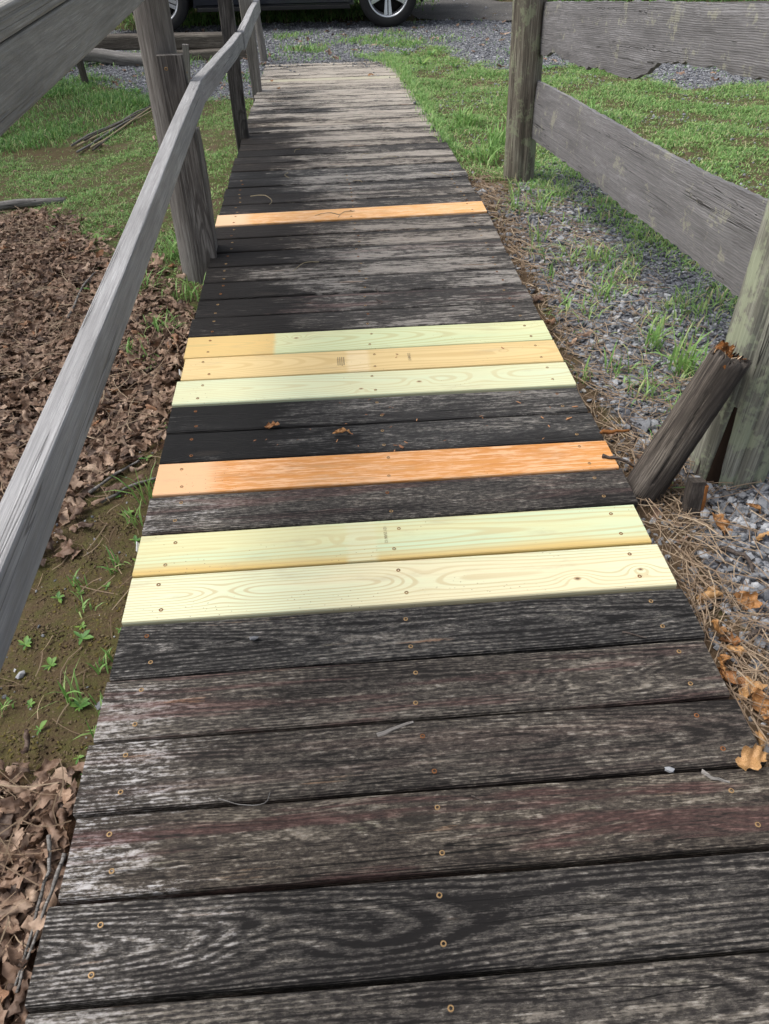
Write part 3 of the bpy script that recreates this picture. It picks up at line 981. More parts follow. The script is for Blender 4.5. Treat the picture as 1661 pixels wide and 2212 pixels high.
sd1 = ax.orthogonal().normalized()
sd2 = ax.cross(sd1)
for k in range(16):
    a, rr = rng.random() * 6.28, .040 * math.sqrt(rng.random())
    p = l1 - ax * .012 + sd1 * rr * math.cos(a) + sd2 * rr * math.sin(a)
    q = p + ax * rng.uniform(.014, .026) + sd1 * rng.normal(0, .012) + sd2 * rng.normal(0, .012)
    beam('splinter', p, q, rng.uniform(.003, .007), rng.uniform(.002, .004), (M_rot, M_rotpale, M_rot, M_rotdark)[k % 4], lg, r=.0008, seed=700 + k, jit=.001, n=4, taper=.3)

# ------------------------------------------------------------------ parked car
GROUND_CAR = -.31
car = thing('parked_car', 'dark navy sport utility vehicle with silver five-spoke wheels parked beyond the boardwalk', 'car', (.035, 10.98, GROUND_CAR))
car.rotation_euler = (0, 0, math.radians(-1.0))
npaint = NT('navy_car_paint', .28, .5)
npaint.base((.010, .013, .022))
npaint.b.inputs['Coat Weight'].default_value = .8
M_paint = npaint.mat
M_blk = plain('black_plastic_trim', (.016, .016, .017), .6, .3)
M_tyre = plain('tyre_rubber', (.020, .020, .021), .75, .25)
M_rim = plain('silver_alloy', (.60, .62, .66), .32, .5, .85)
M_rimdk = plain('dark_wheel_well', (.012, .011, .011), .8, .2)
M_lug = plain('wheel_nut_red_chrome', (.30, .12, .16), .3, .5, .7)
M_glass = plain('car_glass', (.012, .016, .018), .06, .6)
M_lampr = plain('tail_lamp_red', (.35, .02, .02), .2, .5)
M_lampw = plain('headlamp_clear', (.6, .62, .65), .12, .6)
HW = .88


def car_poly(name, P, y0, y1, mat, bev=.02, inset=0.0, parent=car):
    bm = bmesh.new()
    A = [bm.verts.new((x, y0, z)) for x, z in P]
    B = [bm.verts.new((x, y1, z)) for x, z in P]
    bm.faces.new(A)
    bm.faces.new(B[::-1])
    nP = len(P)
    for i in range(nP):
        bm.faces.new((A[i], B[i], B[(i + 1) % nP], A[(i + 1) % nP]))
    bmesh.ops.recalc_face_normals(bm, faces=bm.faces[:])
    if bev:
        ed = [e for e in bm.edges if abs(e.verts[0].co.y - e.verts[1].co.y) < 1e-6]
        bmesh.ops.bevel(bm, geom=ed, offset=bev, segments=3, affect='EDGES')
    return bm_obj(name, bm, mat, parent)


def arch(cx, r, z0):
    a0 = math.asin((z0 - .34) / r)
    return [(cx + r * math.cos(a), .34 + r * math.sin(a)) for a in np.linspace(math.pi - a0, a0, 15)]


prof = [(-2.15, .42), (-2.22, .62), (-2.16, .98), (-1.2, 1.04), (1.15, 1.03), (1.98, .93), (2.16, .78), (2.18, .50), (2.08, .44)]
low = arch(-1.315, .405, .24) + arch(1.315, .405, .24)
under = [(-1.9, .36)] + low[:15] + low[15:] + [(1.9, .40)]
car_poly('body', [(-2.15, .42)] + under + [(2.08, .44), (2.18, .50), (2.16, .78), (1.98, .93), (1.15, 1.03), (-1.2, 1.04), (-2.16, .98), (-2.22, .62)], -HW, HW, M_paint, .03)
car_poly('cabin', [(-2.05, 1.0), (-1.85, 1.52), (-1.5, 1.66), (.2, 1.68), (.55, 1.6), (1.18, 1.02)], -HW + .08, HW - .08, M_paint, .05)
for xs_ in ([(-1.72, 1.10), (-1.66, 1.46), (-1.05, 1.54), (-1.0, 1.10)], [(-.92, 1.10), (-.95, 1.54), (-.12, 1.57), (-.10, 1.10)], [(-.02, 1.10), (-.04, 1.57), (.32, 1.55), (.92, 1.10)]):
    for sy in (-1, 1):
        car_poly('window', xs_, sy * (HW - .082), sy * (HW - .072), M_glass, 0)
car_poly('windscreen', [(.60, 1.55), (1.12, 1.06), (1.135, 1.07), (.615, 1.565)], -HW + .16, HW - .16, M_glass, 0)
for sy in (-1, 1):
    car_poly('sill_trim', [(-.88, .205), (-.87, .245), (.87, .245), (.88, .205)], sy * (HW - .06), sy * (HW + .012), M_blk, .006)
    car_poly('headlight', [(1.98, .74), (2.10, .72), (2.08, .84), (1.95, .90)], sy * (HW - .20), sy * (HW + .004), M_lampw, 0)
    car_poly('tail_light', [(-2.20, .80), (-2.08, .80), (-2.06, .98), (-2.18, .97)], sy * (HW - .18), sy * (HW + .004), M_lampr, 0)
    for hx in (-.75, .15):
        car_poly('door_handle', [(hx, .90), (hx + .2, .90), (hx + .2, .93), (hx, .93)], sy * HW, sy * (HW + .03), M_blk, .008)
    car_poly('wing_mirror', [(.70, 1.06), (.90, 1.06), (.88, 1.20), (.74, 1.20)], sy * (HW - .06), sy * (HW + .14), M_paint, .02)
car_poly('undertray', [(-1.9, .28), (1.9, .30), (1.9, .40), (-1.9, .38)], -HW + .30, HW - .30, M_rimdk, 0)


def lathe(name, P, mat, parent, loc, seg=48, smooth=True):
    V, F = [], []
    for (r_, y_) in P:
        for j in range(seg):
            a = 2 * math.pi * j / seg
            V.append((r_ * math.cos(a), y_, r_ * math.sin(a)))
    n = len(P)
    for i in range(n - 1):
        for j in range(seg):
            F.append((i * seg + j, i * seg + (j + 1) % seg, (i + 1) * seg + (j + 1) % seg, (i + 1) * seg + j))
    return link(name, mesh(name, V, F, smooth), mat, parent, loc)


def wheel(x, sy):
    """near face at y = sy*HW"""
    f = -sy
    w = bpy.data.objects.new('wheel', None)
    C.objects.link(w)
    w.parent = car
    w.location = (x, sy * (HW - .115), .34)
    if sy > 0:
        w.rotation_euler = (0, 0, math.pi)
    R = .342
    lathe('tyre', [(.232, -.10), (.245, -.112), (.285, -.118), (.318, -.108), (.336, -.09), (R, -.06), (R, .06), (.336, .09), (.318, .108), (.285, .112), (.24, .105)], M_tyre, w, (0, 0, 0), 64)
    rim = lathe('rim', [(.205, -.02), (.215, -.085), (.226, -.100), (.236, -.104), (.240, -.098), (.236, .09)], M_rim, w, (0, 0, 0), 64)
    lathe('wheel_well', [(.001, -.008), (.12, -.008), (.214, -.004), (.214, .08)], M_rimdk, w, (0, 0, 0), 40)
    for k in range(5):
        a = math.radians(-90 + 72 * k)
        for s_ in (-1, 1):
            P = [(.05, .006 * s_), (.214, .006 * s_), (.214, .047 * s_), (.05, .030 * s_)]
            bm = bmesh.new()
            fr, bk = [], []
            for (rr, tt) in P:
                yy = -.070 if rr < .1 else -.092
                px, pz = rr * math.cos(a) - tt * math.sin(a), rr * math.sin(a) + tt * math.cos(a)
                fr.append(bm.verts.new((px, yy, pz)))
                bk.append(bm.verts.new((px, yy + .035, pz)))
            bm.faces.new(fr)
            bm.faces.new(bk[::-1])
            for q in range(4):
                bm.faces.new((fr[q], bk[q], bk[(q + 1) % 4], fr[(q + 1) % 4]))
            bmesh.ops.recalc_face_normals(bm, faces=bm.faces[:])
            bmesh.ops.bevel(bm, geom=[e for e in bm.edges if e.verts[0].co.y < -.06 and e.verts[1].co.y < -.06], offset=.004, segments=2, affect='EDGES')
            bm_obj('spoke', bm, M_rim, w)
    lathe('hub_cap', [(.001, -.088), (.030, -.086), (.036, -.078), (.062, -.070), (.066, -.05)], M_rim, w, (0, 0, 0), 30)
    for k in range(5):
        a = math.radians(-54 + 72 * k)
        lathe('wheel_nut', [(.0005, -.088), (.009, -.086), (.010, -.06)], M_lug, w, (.05 * math.cos(a), 0, .05 * math.sin(a)), 6, False)


for x_ in (-1.315, 1.315):
    for sy in (-1, 1):
        wheel(x_, sy)

# slatted box standing in the grass behind the car
bx = thing('slatted_box', 'low black slatted box in the grass behind the parked car', 'box', (-.35, 12.6, -.31))
bm_obj('body', box_bm(0, 0, .30, 1.5, .7, .56, .01), M_blk, bx)
for k in range(7):
    bm_obj('slat', box_bm(0, -.362, .09 + k * .07, 1.4, .018, .028, .003), plain('slat_dark_grey', (.05, .055, .06), .5, .4) if k == 0 else bpy.data.materials['slat_dark_grey'], bx)

# ------------------------------------------------------------------ timbers, stakes and branches on the left bank
def gp(x, y, h=0.0):
    return Vector((x, y, float(gz(x, y)) + h))


o = beam('landscape_timber', gp(-2.25, 8.98, .16), gp(-.22, 8.52, .13), .15, .13, M_timber, None, r=.02, seed=61, jit=.006)
tag(o, 'long dark squared timber lying on another on the gravel bank', 'timber')
o = beam('landscape_timber', gp(-1.05, 8.60, .045), gp(-.20, 8.40, .045), .13, .10, M_timber, None, r=.015, seed=62, jit=.006)
tag(o, 'short brown timber lying under the longer timber by the railing', 'timber')
o = round_log('driftwood_branch', gp(-2.2, 8.75, .11), gp(-.98, 8.37, .035), .045, .07, M_drift, None, seed=63, n=14, rough=.08, bend=.015)
tag(o, 'bleached knotty branch lying against the dark timbers', 'branch')
o = beam('stake', gp(-1.69, 7.86, -.08), gp(-1.715, 7.86, .27), .055, .05, M_timber, None, up=(0, -1, 0), seed=64, r=.006)
tag(o, 'short brown wooden stake standing in weeds on the left bank', 'stake')
st = thing('stake', 'slim grey stake with two screws just behind the round railing post', 'stake', gp(-.56, 6.5))
bs = beam('shaft', (-.565, 6.5, -.33), (-.522, 6.5, .155), .046, .04, M_post, st, up=(0, -1, 0), seed=65, r=.004)
for q in (.30, .40):
    s = link('screw', SCREW, None, bs, (q, 0, .0205))
    s.scale = (1.3, 1.3, 1.3)
o = round_log('fallen_branch', gp(-1.9, 4.02, .02), gp(-.98, 4.15, .02), .030, .022, M_drift, None, seed=66, n=12, rough=.05, bend=.006)
tag(o, 'grey fallen branch at the edge between grass and leaf litter', 'branch')
stalk = thing('stalk_bundle', 'bundle of dry straw-coloured stalks lying on the grassy left bank', 'stalks', gp(-.98, 6.05))
M_straw = plain('dry_straw', (.27, .23, .15), .85, .15)
for k in range(8):
    a = gp(-1.16 + rng.normal(0, .05), 5.45 + rng.normal(0, .12), .012 + .006 * (k % 4))
    b = gp(-.80 + rng.normal(0, .04), 6.75 + rng.normal(0, .12), .012 + .006 * (k % 4))
    round_log('stalk', a, b, .008, .004, (M_straw, M_drift, M_timber)[k % 3], stalk, seed=800 + k, seg=7, n=7, rough=.04, bend=.012)

# ------------------------------------------------------------------ vegetation and litter
def tint_mat(name, cols, rough=.75, spec=.25, trans=0.0, fine=0.0):
    """colour runs along cols with the per-piece value 'tint'"""
    n = NT(name, rough, spec)
    t = n.attr('tint')
    r_ = n.t.nodes.new('ShaderNodeValToRGB')
    r_.color_ramp.interpolation = 'LINEAR'
    el = r_.color_ramp.elements
    while len(el) < len(cols):
        el.new(.5)
    for i, c in enumerate(cols):
        el[i].position = i / (len(cols) - 1)
        el[i].color = (*c, 1)
    n.put(r_.inputs[0], t)
    col = r_.outputs[0]
    if fine:
        f = n.noise(n.objco(), fine, 3, .6)
        col = n.mix(n.ss(f, .35, .65), n.mix(.35, col, (0, 0, 0)), n.mix(.10, col, (.8, .72, .65)))
    n.base(col)
    if trans:
        n.translucent(col, trans)
    return n.mat


M_grass = tint_mat('lawn_grass', [(.078, .185, .048), (.148, .305, .078), (.24, .415, .122), (.37, .43, .18), (.45, .39, .25)], .5, .4, .35)
M_weed = tint_mat('weed_leaf', [(.06, .17, .045), (.12, .26, .06), (.20, .32, .06)], .5, .35, .3)
M_stone = tint_mat('blue_grey_gravel', [(.042, .049, .060), (.100, .112, .132), (.19, .208, .235), (.39, .41, .44), (.26, .24, .20)], .8, .3, 0, 55)
M_leaf = tint_mat('dry_brown_leaf', [(.055, .027, .016), (.150, .082, .050), (.26, .16, .105), (.46, .33, .24), (.30, .13, .05)], .7, .3, .15, 60)
M_oleaf = tint_mat('dry_orange_leaf', [(.30, .11, .025), (.44, .20, .05), (.58, .34, .13)], .55, .4, .2, 45)
M_needle = tint_mat('pine_needle', [(.10, .066, .044), (.23, .165, .11), (.38, .30, .21)], .7, .3, .1)
M_twig = grey_wood_mat('twig_bark', (.035, .026, .022), (.10, .08, .07), (.22, .20, .18), crack=0, stain=.4)
M_chip = tint_mat('wood_chip', [(.20, .07, .025), (.42, .20, .09), (.12, .05, .025)], .85, .2, 0, 60)


def blades(name, x, y, h, w, lean, tint, z=None, mat=None, r=rng):
    n = len(x)
    z = gz(x, y) - .004 if z is None else z
    a = r.random(n) * 2 * np.pi
    d = np.stack([np.cos(a), np.sin(a)], -1)
    side = np.stack([-np.sin(a + r.normal(0, .5, n)), np.cos(a + r.normal(0, .5, n))], -1)
    T = np.array([0, .4, .75, 1.0])
    Wd = np.array([.75, 1.0, .7, .0])
    V = np.zeros((n, 7, 3))
    ln = np.clip(lean, 0, 1.45)
    k = 0
    for i, t in enumerate(T):
        ang = ln * t * .85
        rad = h * t * np.sin(ang)
        up = h * t * np.cos(ang)
        cx, cy = x + d[:, 0] * rad, y + d[:, 1] * rad
        for s_ in ((-1, 1) if i < 3 else (0,)):
            V[:, k, 0] = cx + side[:, 0] * w * Wd[i] * s_ * .5
            V[:, k, 1] = cy + side[:, 1] * w * Wd[i] * s_ * .5
            V[:, k, 2] = z + up
            k += 1
    base = np.arange(n)[:, None, None] * 7
    F = np.array([[0, 1, 3], [0, 3, 2], [2, 3, 5], [2, 5, 4], [4, 5, 6]])[None] + base
    return mesh(name, V.reshape(-1, 3), F.reshape(-1, 3), True, np.repeat(np.clip(tint, 0, 1), 7))


def grass_patch(name, zone, dens, h, w, tint, label=None, thin=.0, f=3.0, s=0.0, jit=.06, lean=.9):
    x, y = scatter(zone, dens, jit)
    c = clump(x, y, f, s)
    k = rng.random(len(x)) < np.clip((c - thin) / .30, .28 if dens > 4000 else .08, 1)
    x, y, c = x[k], y[k], c[k]
    n = len(x)
    hh = h * rng.uniform(.5, 1.25, n) * (.65 + .6 * c)
    ti = np.clip(rng.normal(tint, .19, n) + (c - .5) * -.15 + (rng.random(n) < .10) * .5, 0, 1)
    o = link(name, blades(name, x, y, hh, w * rng.uniform(.6, 1.2, n), rng.normal(lean, .35, n), ti), M_grass)
    o['kind'] = 'stuff'
    o['label'] = label
    o['category'] = 'grass'
    return o


grass_patch('grass', 'lawn', 9500, .036, .0052, .42, 'mown green lawn beyond the board fence', thin=.26, f=6.6, jit=.08, lean=1.3)
grass_patch('grass', 'grassL', 9000, .027, .0042, .40, 'bright green grass on the bank left of the railing', thin=.30, f=6.1, s=1.0, jit=.09, lean=1.3)
grass_patch('grass', 'roughL', 5000, .055, .0065, .22, 'dark rough grass and weeds on the left bank', thin=.34, f=4.5, s=2.0)
grass_patch('grass', 'tuft', 3400, .062, .0052, .50, 'sparse grass tufts in the gravel under the fence boards', thin=.40, f=9.5, s=.4, lean=1.0)
grass_patch('grass', 'strip', 2600, .05, .008, .36, 'patchy grass in the gravel at the far end of the boardwalk', thin=.42, f=4.0, s=.8)
grass_patch('grass', 'gravR', 1100, .065, .005, .48, 'thin green blades scattered through the gravel by the boardwalk', thin=.46, f=9, s=1.3, lean=1.0)
grass_patch('grass', 'gravF', 520, .045, .008, .34, 'grass coming up through the gravel parking strip', thin=.62, f=2.7, s=2.2)
grass_patch('grass', 'gravL', 800, .06, .008, .28, 'weedy grass in the gravel of the left bank', thin=.62, f=4.2, s=3.1)
grass_patch('grass', 'back', 900, .13, .014, .35, 'taller grass growing behind the parked car', thin=.2, f=2, jit=.15)

# leafy bank on the far side of the lane
bxs = rng.uniform(2.9, 9.0, 9000)
bys = np.interp(bxs, [2.9, 3.6, 4.5, 6, 9], [12.0, 11.65, 11.46, 11.25, 11.2]) + rng.gamma(1.6, .5, 9000)
o = link('undergrowth', blades('undergrowth', bxs, bys, rng.uniform(.12, .5, 9000) * np.clip((bys - 11.0) * .5, .25, 1.2), rng.uniform(.015, .03, 9000), rng.normal(.8, .3, 9000), np.clip(rng.normal(.25, .15, 9000), 0, 1)), M_grass)
o['kind'] = 'stuff'
o['label'] = 'green undergrowth along the far side of the lane'
o['category'] = 'undergrowth'


# --- stones
ICO_V, ICO_F = None, None
bm = bmesh.new()
bmesh.ops.create_icosphere(bm, subdivisions=1, radius=1)
ICO_V = np.array([v.co[:] for v in bm.verts])
ICO_F = np.array([[v.index for v in f.verts] for f in bm.faces])
bm.free()


def stone_var(k):
    r_ = np.random.default_rng(4000 + k)
    v = ICO_V * r_.uniform(.62, 1.12, (len(ICO_V), 1))
    nrm = r_.normal(size=(5, 3))
    nrm /= np.linalg.norm(nrm, axis=1, keepdims=True)
    for q in nrm:                                   # cleave flat faces
        d = v @ q
        v = v - np.clip(d - r_.uniform(.45, .7), 0, None)[:, None] * q
    return v * np.array([1, r_.uniform(.6, .9), r_.uniform(.35, .65)])


STV = [stone_var(k) for k in range(24)]


def rotz(a):
    c, s_, o_ = np.cos(a), np.sin(a), np.zeros_like(a)
    return np.stack([np.stack([c, -s_, o_], -1), np.stack([s_, c, o_], -1), np.stack([o_, o_, o_ + 1], -1)], -2)


def rotx(a):
    c, s_, o_ = np.cos(a), np.sin(a), np.zeros_like(a)
    return np.stack([np.stack([o_ + 1, o_, o_], -1), np.stack([o_, c, -s_], -1), np.stack([o_, s_, c], -1)], -2)


def soup(vars_, F0, x, y, z, size, tilt, r=rng):
    n = len(x)
    R = rotz(r.random(n) * 6.28) @ rotx(r.normal(0, tilt, n)) @ rotz(r.random(n) * 6.28)
    sel = r.integers(0, len(vars_), n)
    VV = np.array(vars_)[sel] * size[:, None, None]
    VV = np.einsum('nij,nvj->nvi', R, VV) + np.stack([x, y, z], -1)[:, None, :]
    nv = VV.shape[1]
    FF = F0[None] + (np.arange(n) * nv)[:, None, None]
    return VV.reshape(-1, 3), FF.reshape(-1, F0.shape[1]), nv


def gravel(name, zone, dens, smin, smax, label, jit=.06, thin=None, f=3, s=0.0):
    x, y = scatter(zone, dens, jit)
    if thin is not None:
        k = rng.random(len(x)) < np.clip((clump(x, y, f, s) - thin) / .2, .05, 1)
        x, y = x[k], y[k]
    n = len(x)
    size = smin + (smax - smin) * rng.random(n) ** 2.2
    VV, FF, nv = soup(STV, ICO_F, x, y, gz(x, y) + size * .25, size, .45)
    ti = np.clip(rng.normal(.42, .2, n), 0, .85) + (rng.random(n) < .03) * .5
    o = link(name, mesh(name, VV, FF, False, np.repeat(np.clip(ti, 0, 1), nv)), M_stone)
    o['kind'] = 'stuff'
    o['label'] = label
    o['category'] = 'gravel'


gravel('gravel', 'gravR', 3600, .006, .023, 'blue-grey gravel between the boardwalk and the fence boards')
gravel('gravel', 'gravR2', 3400, .007, .025, 'blue-grey gravel in front of the green-grey fence post')
gravel('gravel', 'needle', 2600, .005, .017, 'gravel chips among pine needles along the boardwalk edge')
gravel('gravel', 'gravL', 2200, .006, .017, 'gravel on the left bank below the timbers')
gravel('gravel', 'gravF', 1500, .008, .020, 'gravel of the parking strip at the far end')
gravel('gravel', 'strip', 900, .007, .018, 'gravel in the grass at the end of the boardwalk')
gravel('gravel', 'tuft', 2200, .006, .019, 'gravel under the fence boards')
gravel('gravel', 'lawn', 420, .006, .018, 'stray gravel in the lawn', thin=.5, f=3.3, s=2)
gravel('gravel', 'lane', 420, .006, .020, 'loose stones strewn over the worn lane', .12)
gravel('gravel', 'moss', 260, .003, .008, 'tiny pebbles in the mossy soil')

nn = 900
x = rng.uniform(.0, 1.22, nn)
y = DECK_END + .03 - rng.gamma(1.1, .10, nn) * np.interp(x, [0, .5, .85, 1.2], [1.0, .6, 1.3, 3.0])
size = rng.uniform(.006, .014, nn)
VV, FF, nv = soup(STV, ICO_F, x, y, dz(y) + size * .3, size, .4)
o = link('gravel', mesh('gravel', VV, FF, False, np.repeat(np.clip(rng.normal(.30, .18, nn), 0, 1), nv)), M_stone)
o['kind'] = 'stuff'
o['label'] = 'gravel spilled over the last planks of the boardwalk'
o['category'] = 'gravel'
nn = 4200
y = rng.uniform(4.4, 8.25, nn)
x = 1.225 + rng.normal(.03, .035, nn) - np.interp(y, [4.4, 5.5, 7, 7.6, 8.25], [0, .02, .06, .14, .45]) * rng.random(nn)
z = np.maximum(gz(x, y), np.where(x < 1.22, dz(y), -9)) - .003
o = link('grass', blades('grass', x, y, rng.uniform(.03, .07, nn), rng.uniform(.003, .007, nn), rng.normal(1.2, .3, nn), np.clip(rng.normal(.42, .18, nn), 0, 1), z), M_grass)
o['kind'] = 'stuff'
o['label'] = 'grass creeping over the right edge and end of the far planks'
o['category'] = 'grass'

# single stones large enough to pick out
SMESH = []
for k in range(12):
    me = mesh('gravel_stone', STV[k], ICO_F, False, np.full(len(ICO_V), [.35, .5, .62, .3, .7, .45][k % 6]))
    me.materials.append(M_stone)
    SMESH.append(me)


def stone(x, y, z, size, label, group, k=None):
    o = bpy.data.objects.new('gravel_stone', SMESH[rng.integers(0, 12) if k is None else k])
    C.objects.link(o)
    o.location = (x, y, z + size * .28)
    o.scale = (size, size, size)
    o.rotation_euler = (rng.normal(0, .3), rng.normal(0, .3), rng.random() * 6.28)
    return tag(o, label, 'stone', group)


xs_, ys_ = scatter('gravR2', 150, .02)
for a, b in list(zip(xs_, ys_))[:110]:
    if not (abs(a - 1.63) < .11 and abs(b - 1.2) < .11):
        stone(a, b, float(gz(a, b)) + .004, rng.uniform(.016, .030), 'chunky blue-grey stone in the gravel before the green-grey post', 'stones before the fence post')
xs_, ys_ = scatter('gravR', 110, .02)
for a, b in list(zip(xs_, ys_))[:90]:
    if abs(a - 1.28) > .08 or abs(b - 1.13) > .1:
        stone(a, b, float(gz(a, b)) + .003, rng.uniform(.014, .028), 'blue-grey stone in the gravel strip between boardwalk and fence', 'stones in the gravel strip')
for k in range(46):
    e = rng.random()
    a = np.clip(rng.beta(1.1, 1.1) * 1.2, .03, 1.19)
    b = DECK_END - .03 - rng.gamma(1.2, .22) - (.25 * rng.random() if a > .8 else 0)
    stone(a, b, float(dz(b)) + .001, rng.uniform(.009, .019), 'small dark stone scattered on the far end of the boardwalk', 'stones on the far planks', [3, 0, 5][k % 3])
stone(.29, .655, .003, .0125, 'single dark grey stone lying on a black plank near its left end', None, 3)
stone(1.045, .29, -.004, .012, 'pale wedge stone caught in the gap between two planks', None, 2)
stone(1.165, 5.6, float(dz(5.6)) + .002, .02, 'dark stone on the right edge of the far grey planks', None, 3)
stone(-.035, .60, float(gz(-.035, .6)), .028, 'grey rock in the moss against the left edge of the planks', None, 0)
stone(-.24, .70, float(gz(-.24, .70)), .016, 'pale brown pebble beside a weed on the moss', None, 4)


# --- leaves
def leaf_geo(k, lobed=True, nu=10, nv=5, curl=1.0):
    r_ = np.random.default_rng(6000 + k)
    u = np.linspace(0, 1, nu)
    w = .30 * np.sin(np.pi * np.clip(u, .02, .985) ** .8)
    if lobed:
        w = w * (1 + .42 * np.sin(u * 2 * np.pi * 3.2 + r_.random() * 6)) + .012
    v = np.linspace(-1, 1, nv)
    U, Vv = np.meshgrid(u, v, indexing='ij')
    x = U - .5
    y = Vv * w[:, None]
    cy, cx = r_.choice([-1, 1]) * r_.uniform(2.2, 6.5) * curl, r_.normal(0, 1.6) * curl
    cyv = cy * (1 + .5 * np.sin(x * 4 + r_.random() * 6))      # the roll varies along the leaf
    z = (1 - np.cos(y * cyv)) / cyv
    y = np.sin(y * cyv) / cyv + .10 * r_.normal() * np.sin(x * 5)
    z = z + .06 * np.sin(9 * x + 11 * y + r_.random() * 6) + .05 * np.sin(17 * x + r_.random() * 6) * np.sin(15 * y) + r_.normal(0, .012, x.shape)
    if abs(cx) > .05:
        z, x = z * np.cos(x * cx) + (1 - np.cos(x * cx)) / cx, np.sin(x * cx) / cx - z * np.sin(x * cx)
    V = np.stack([x, y, z * .7], -1).reshape(-1, 3)
    i = (np.arange(nu - 1)[:, None] * nv + np.arange(nv - 1)[None]).ravel()
    F = np.stack([i, i + 1, i + nv + 1, i + nv], -1)
    return V, F


LV = [leaf_geo(k) for k in range(14)]
LF = LV[0][1]
LVV = [a for a, _ in LV]


def litter(name, zone, dens, smin, smax, label, jit=.06, lift=.02, thin=None, f=3):
    x, y = scatter(zone, dens, jit)
    k = ~((x > -.03) & (x < 1.235) & (y < DECK_END))
    if thin is not None:
        k &= rng.random(len(x)) < np.clip((clump(x, y, f, .7) - thin) / .2, .02, 1)
    x, y = x[k], y[k]
    n = len(x)
    size = rng.uniform(smin, smax, n)
    VV, FF, nv = soup(LVV, LF, x, y, gz(x, y) + .004 + lift * rng.random(n), size, .40)
    ti = np.clip(rng.normal(.38, .24, n), 0, .85) + (rng.random(n) < .05) * .3
    o = link(name, mesh(name, VV, FF, True, np.repeat(np.clip(ti, 0, 1), nv)), M_leaf)
    o['kind'] = 'stuff'
    o['label'] = label
    o['category'] = 'leaf litter'


litter('leaf_litter', 'leafA', 3400, .024, .070, 'deep brown leaf litter left of the railing', lift=.03)
litter('leaf_litter', 'leafB', 3600, .024, .066, 'brown leaf litter against the nearest left plank ends', jit=.03, lift=.035)
litter('leaf_litter', 'grassL', 25, .03, .06, 'stray fallen leaves in the left grass', thin=.5)
litter('leaf_litter', 'needle', 45, .03, .06, 'stray fallen leaves among the pine needles')
litter('leaf_litter', 'gravL', 40, .04, .07, 'stray leaves on the left gravel bank')
litter('leaf_litter', 'gravF', 10, .05, .09, 'stray leaves on the parking gravel')

LMESH = []
for k in range(14):
    V_, F_ = leaf_geo(k, True, 14, 7)
    me = mesh('fallen_leaf', V_, F_, True, np.full(len(V_), [.4, .5, .62, .3, .55, .45, .95][k % 7]))
    me.materials.append(M_leaf)
    LMESH.append(me)
OMESH = []
for k in range(8):
    V_, F_ = leaf_geo(30 + k, True, 20, 11, 1.25)
    V_[:, 2] += .045 * np.sin(V_[:, 0] * 19 + 3 * k) * np.cos(V_[:, 1] * 23 + k)
    me = mesh('fallen_leaf', V_, F_, True, np.full(len(V_), [.55, .2, .8, .45][k % 4]))
    me.materials.append(M_oleaf)
    OMESH.append(me)


def leaf(me, x, y, z, s, label, group=None, rot=None):
    o = bpy.data.objects.new('fallen_leaf', me)
    C.objects.link(o)
    o.location = (x, y, z)
    o.scale = (s, s, s)
    o.rotation_euler = rot or (rng.normal(0, .5), rng.normal(0, .5), rng.random() * 6.28)
    return tag(o, label, 'leaf', group)


for zn, nn, gl in (('leafB', 60, 'leaves by the nearest plank ends'), ('leafA', 110, 'leaves in the litter by the railing')):
    a_, b_ = scatter(zn, 400, .01)
    if zn == 'leafA':
        q = a_ > -.75
        a_, b_ = a_[q], b_[q]
    q = a_ < -.05
    a_, b_ = a_[q], b_[q]
    pk = rng.permutation(len(a_))[:nn]
    for j in pk:
        leaf(LMESH[rng.integers(0, 14)], a_[j], b_[j], float(gz(a_[j], b_[j])) + .035, rng.uniform(.040, .068),
             'crumpled brown oak leaf on top of the litter beside the nearest plank ends' if zn == 'leafB' else 'crumpled brown oak leaf on top of the litter below the railing', gl)
leaf(OMESH[2], 1.315, .735, -.040, .10, 'large pale orange curled leaf beside the freshest pale plank', rot=(.3, -.2, .5))
for k in range(11):
    yy = .63 - .027 * k
    leaf(OMESH[k % 8], 1.262 + .03 * rng.random() + .02 * math.sin(k), yy, -.048 + .012 * rng.random(), rng.uniform(.055, .085), 'curled rust-orange leaf in a long row along the right plank ends', 'orange leaves along the plank ends', rot=(rng.normal(0, .7), rng.normal(0, .5), -1.1 + rng.normal(0, .6)))
leaf(OMESH[6], 1.20, .295, .012, .075, 'pointed orange leaf lying over the end of a black plank', rot=(.2, .1, .3))
for k, (a, b) in enumerate([(1.36, 1.13), (1.60, .98), (1.52, .92), (1.44, .97), (1.55, 1.02), (1.68, 1.05), (1.66, .90), (1.40, .72), (1.29, 1.22)]):
    leaf(OMESH[k % 8], a, b, float(gz(a, b)) + .02, rng.uniform(.05, .085), 'small curled orange leaf on the gravel around the fence post foot', 'orange leaves by the post foot')
leaf(OMESH[4], .50, 1.385, .012, .055, 'small tan oak leaf lying on a black plank behind the orange board', rot=(.1, .1, .2))
leaf(OMESH[5], .30, 1.44, .008, .045, 'narrow orange-brown bark flake leaf across a plank gap', rot=(.1, 0, .1))
leaf(LMESH[6], 1.27, 2.06, -.03, .07, 'brown leaf beside the right end of the two-tone fresh plank', rot=(.2, .3, 1))
leaf(OMESH[7], .17, 6.35, float(dz(6.35)) + .01, .05, 'tiny orange leaf on the far planks beside the third railing post', rot=(0, 0, 1))
leaf(OMESH[1], .10, 6.75, float(dz(6.75)) + .01, .05, 'rust leaf on the far planks near the faded green board', rot=(0, 0, 2))
leaf(OMESH[3], .93, 6.9, float(dz(6.9)) + .01, .055, 'orange leaf towards the right of the far planks', rot=(0, 0, .4))


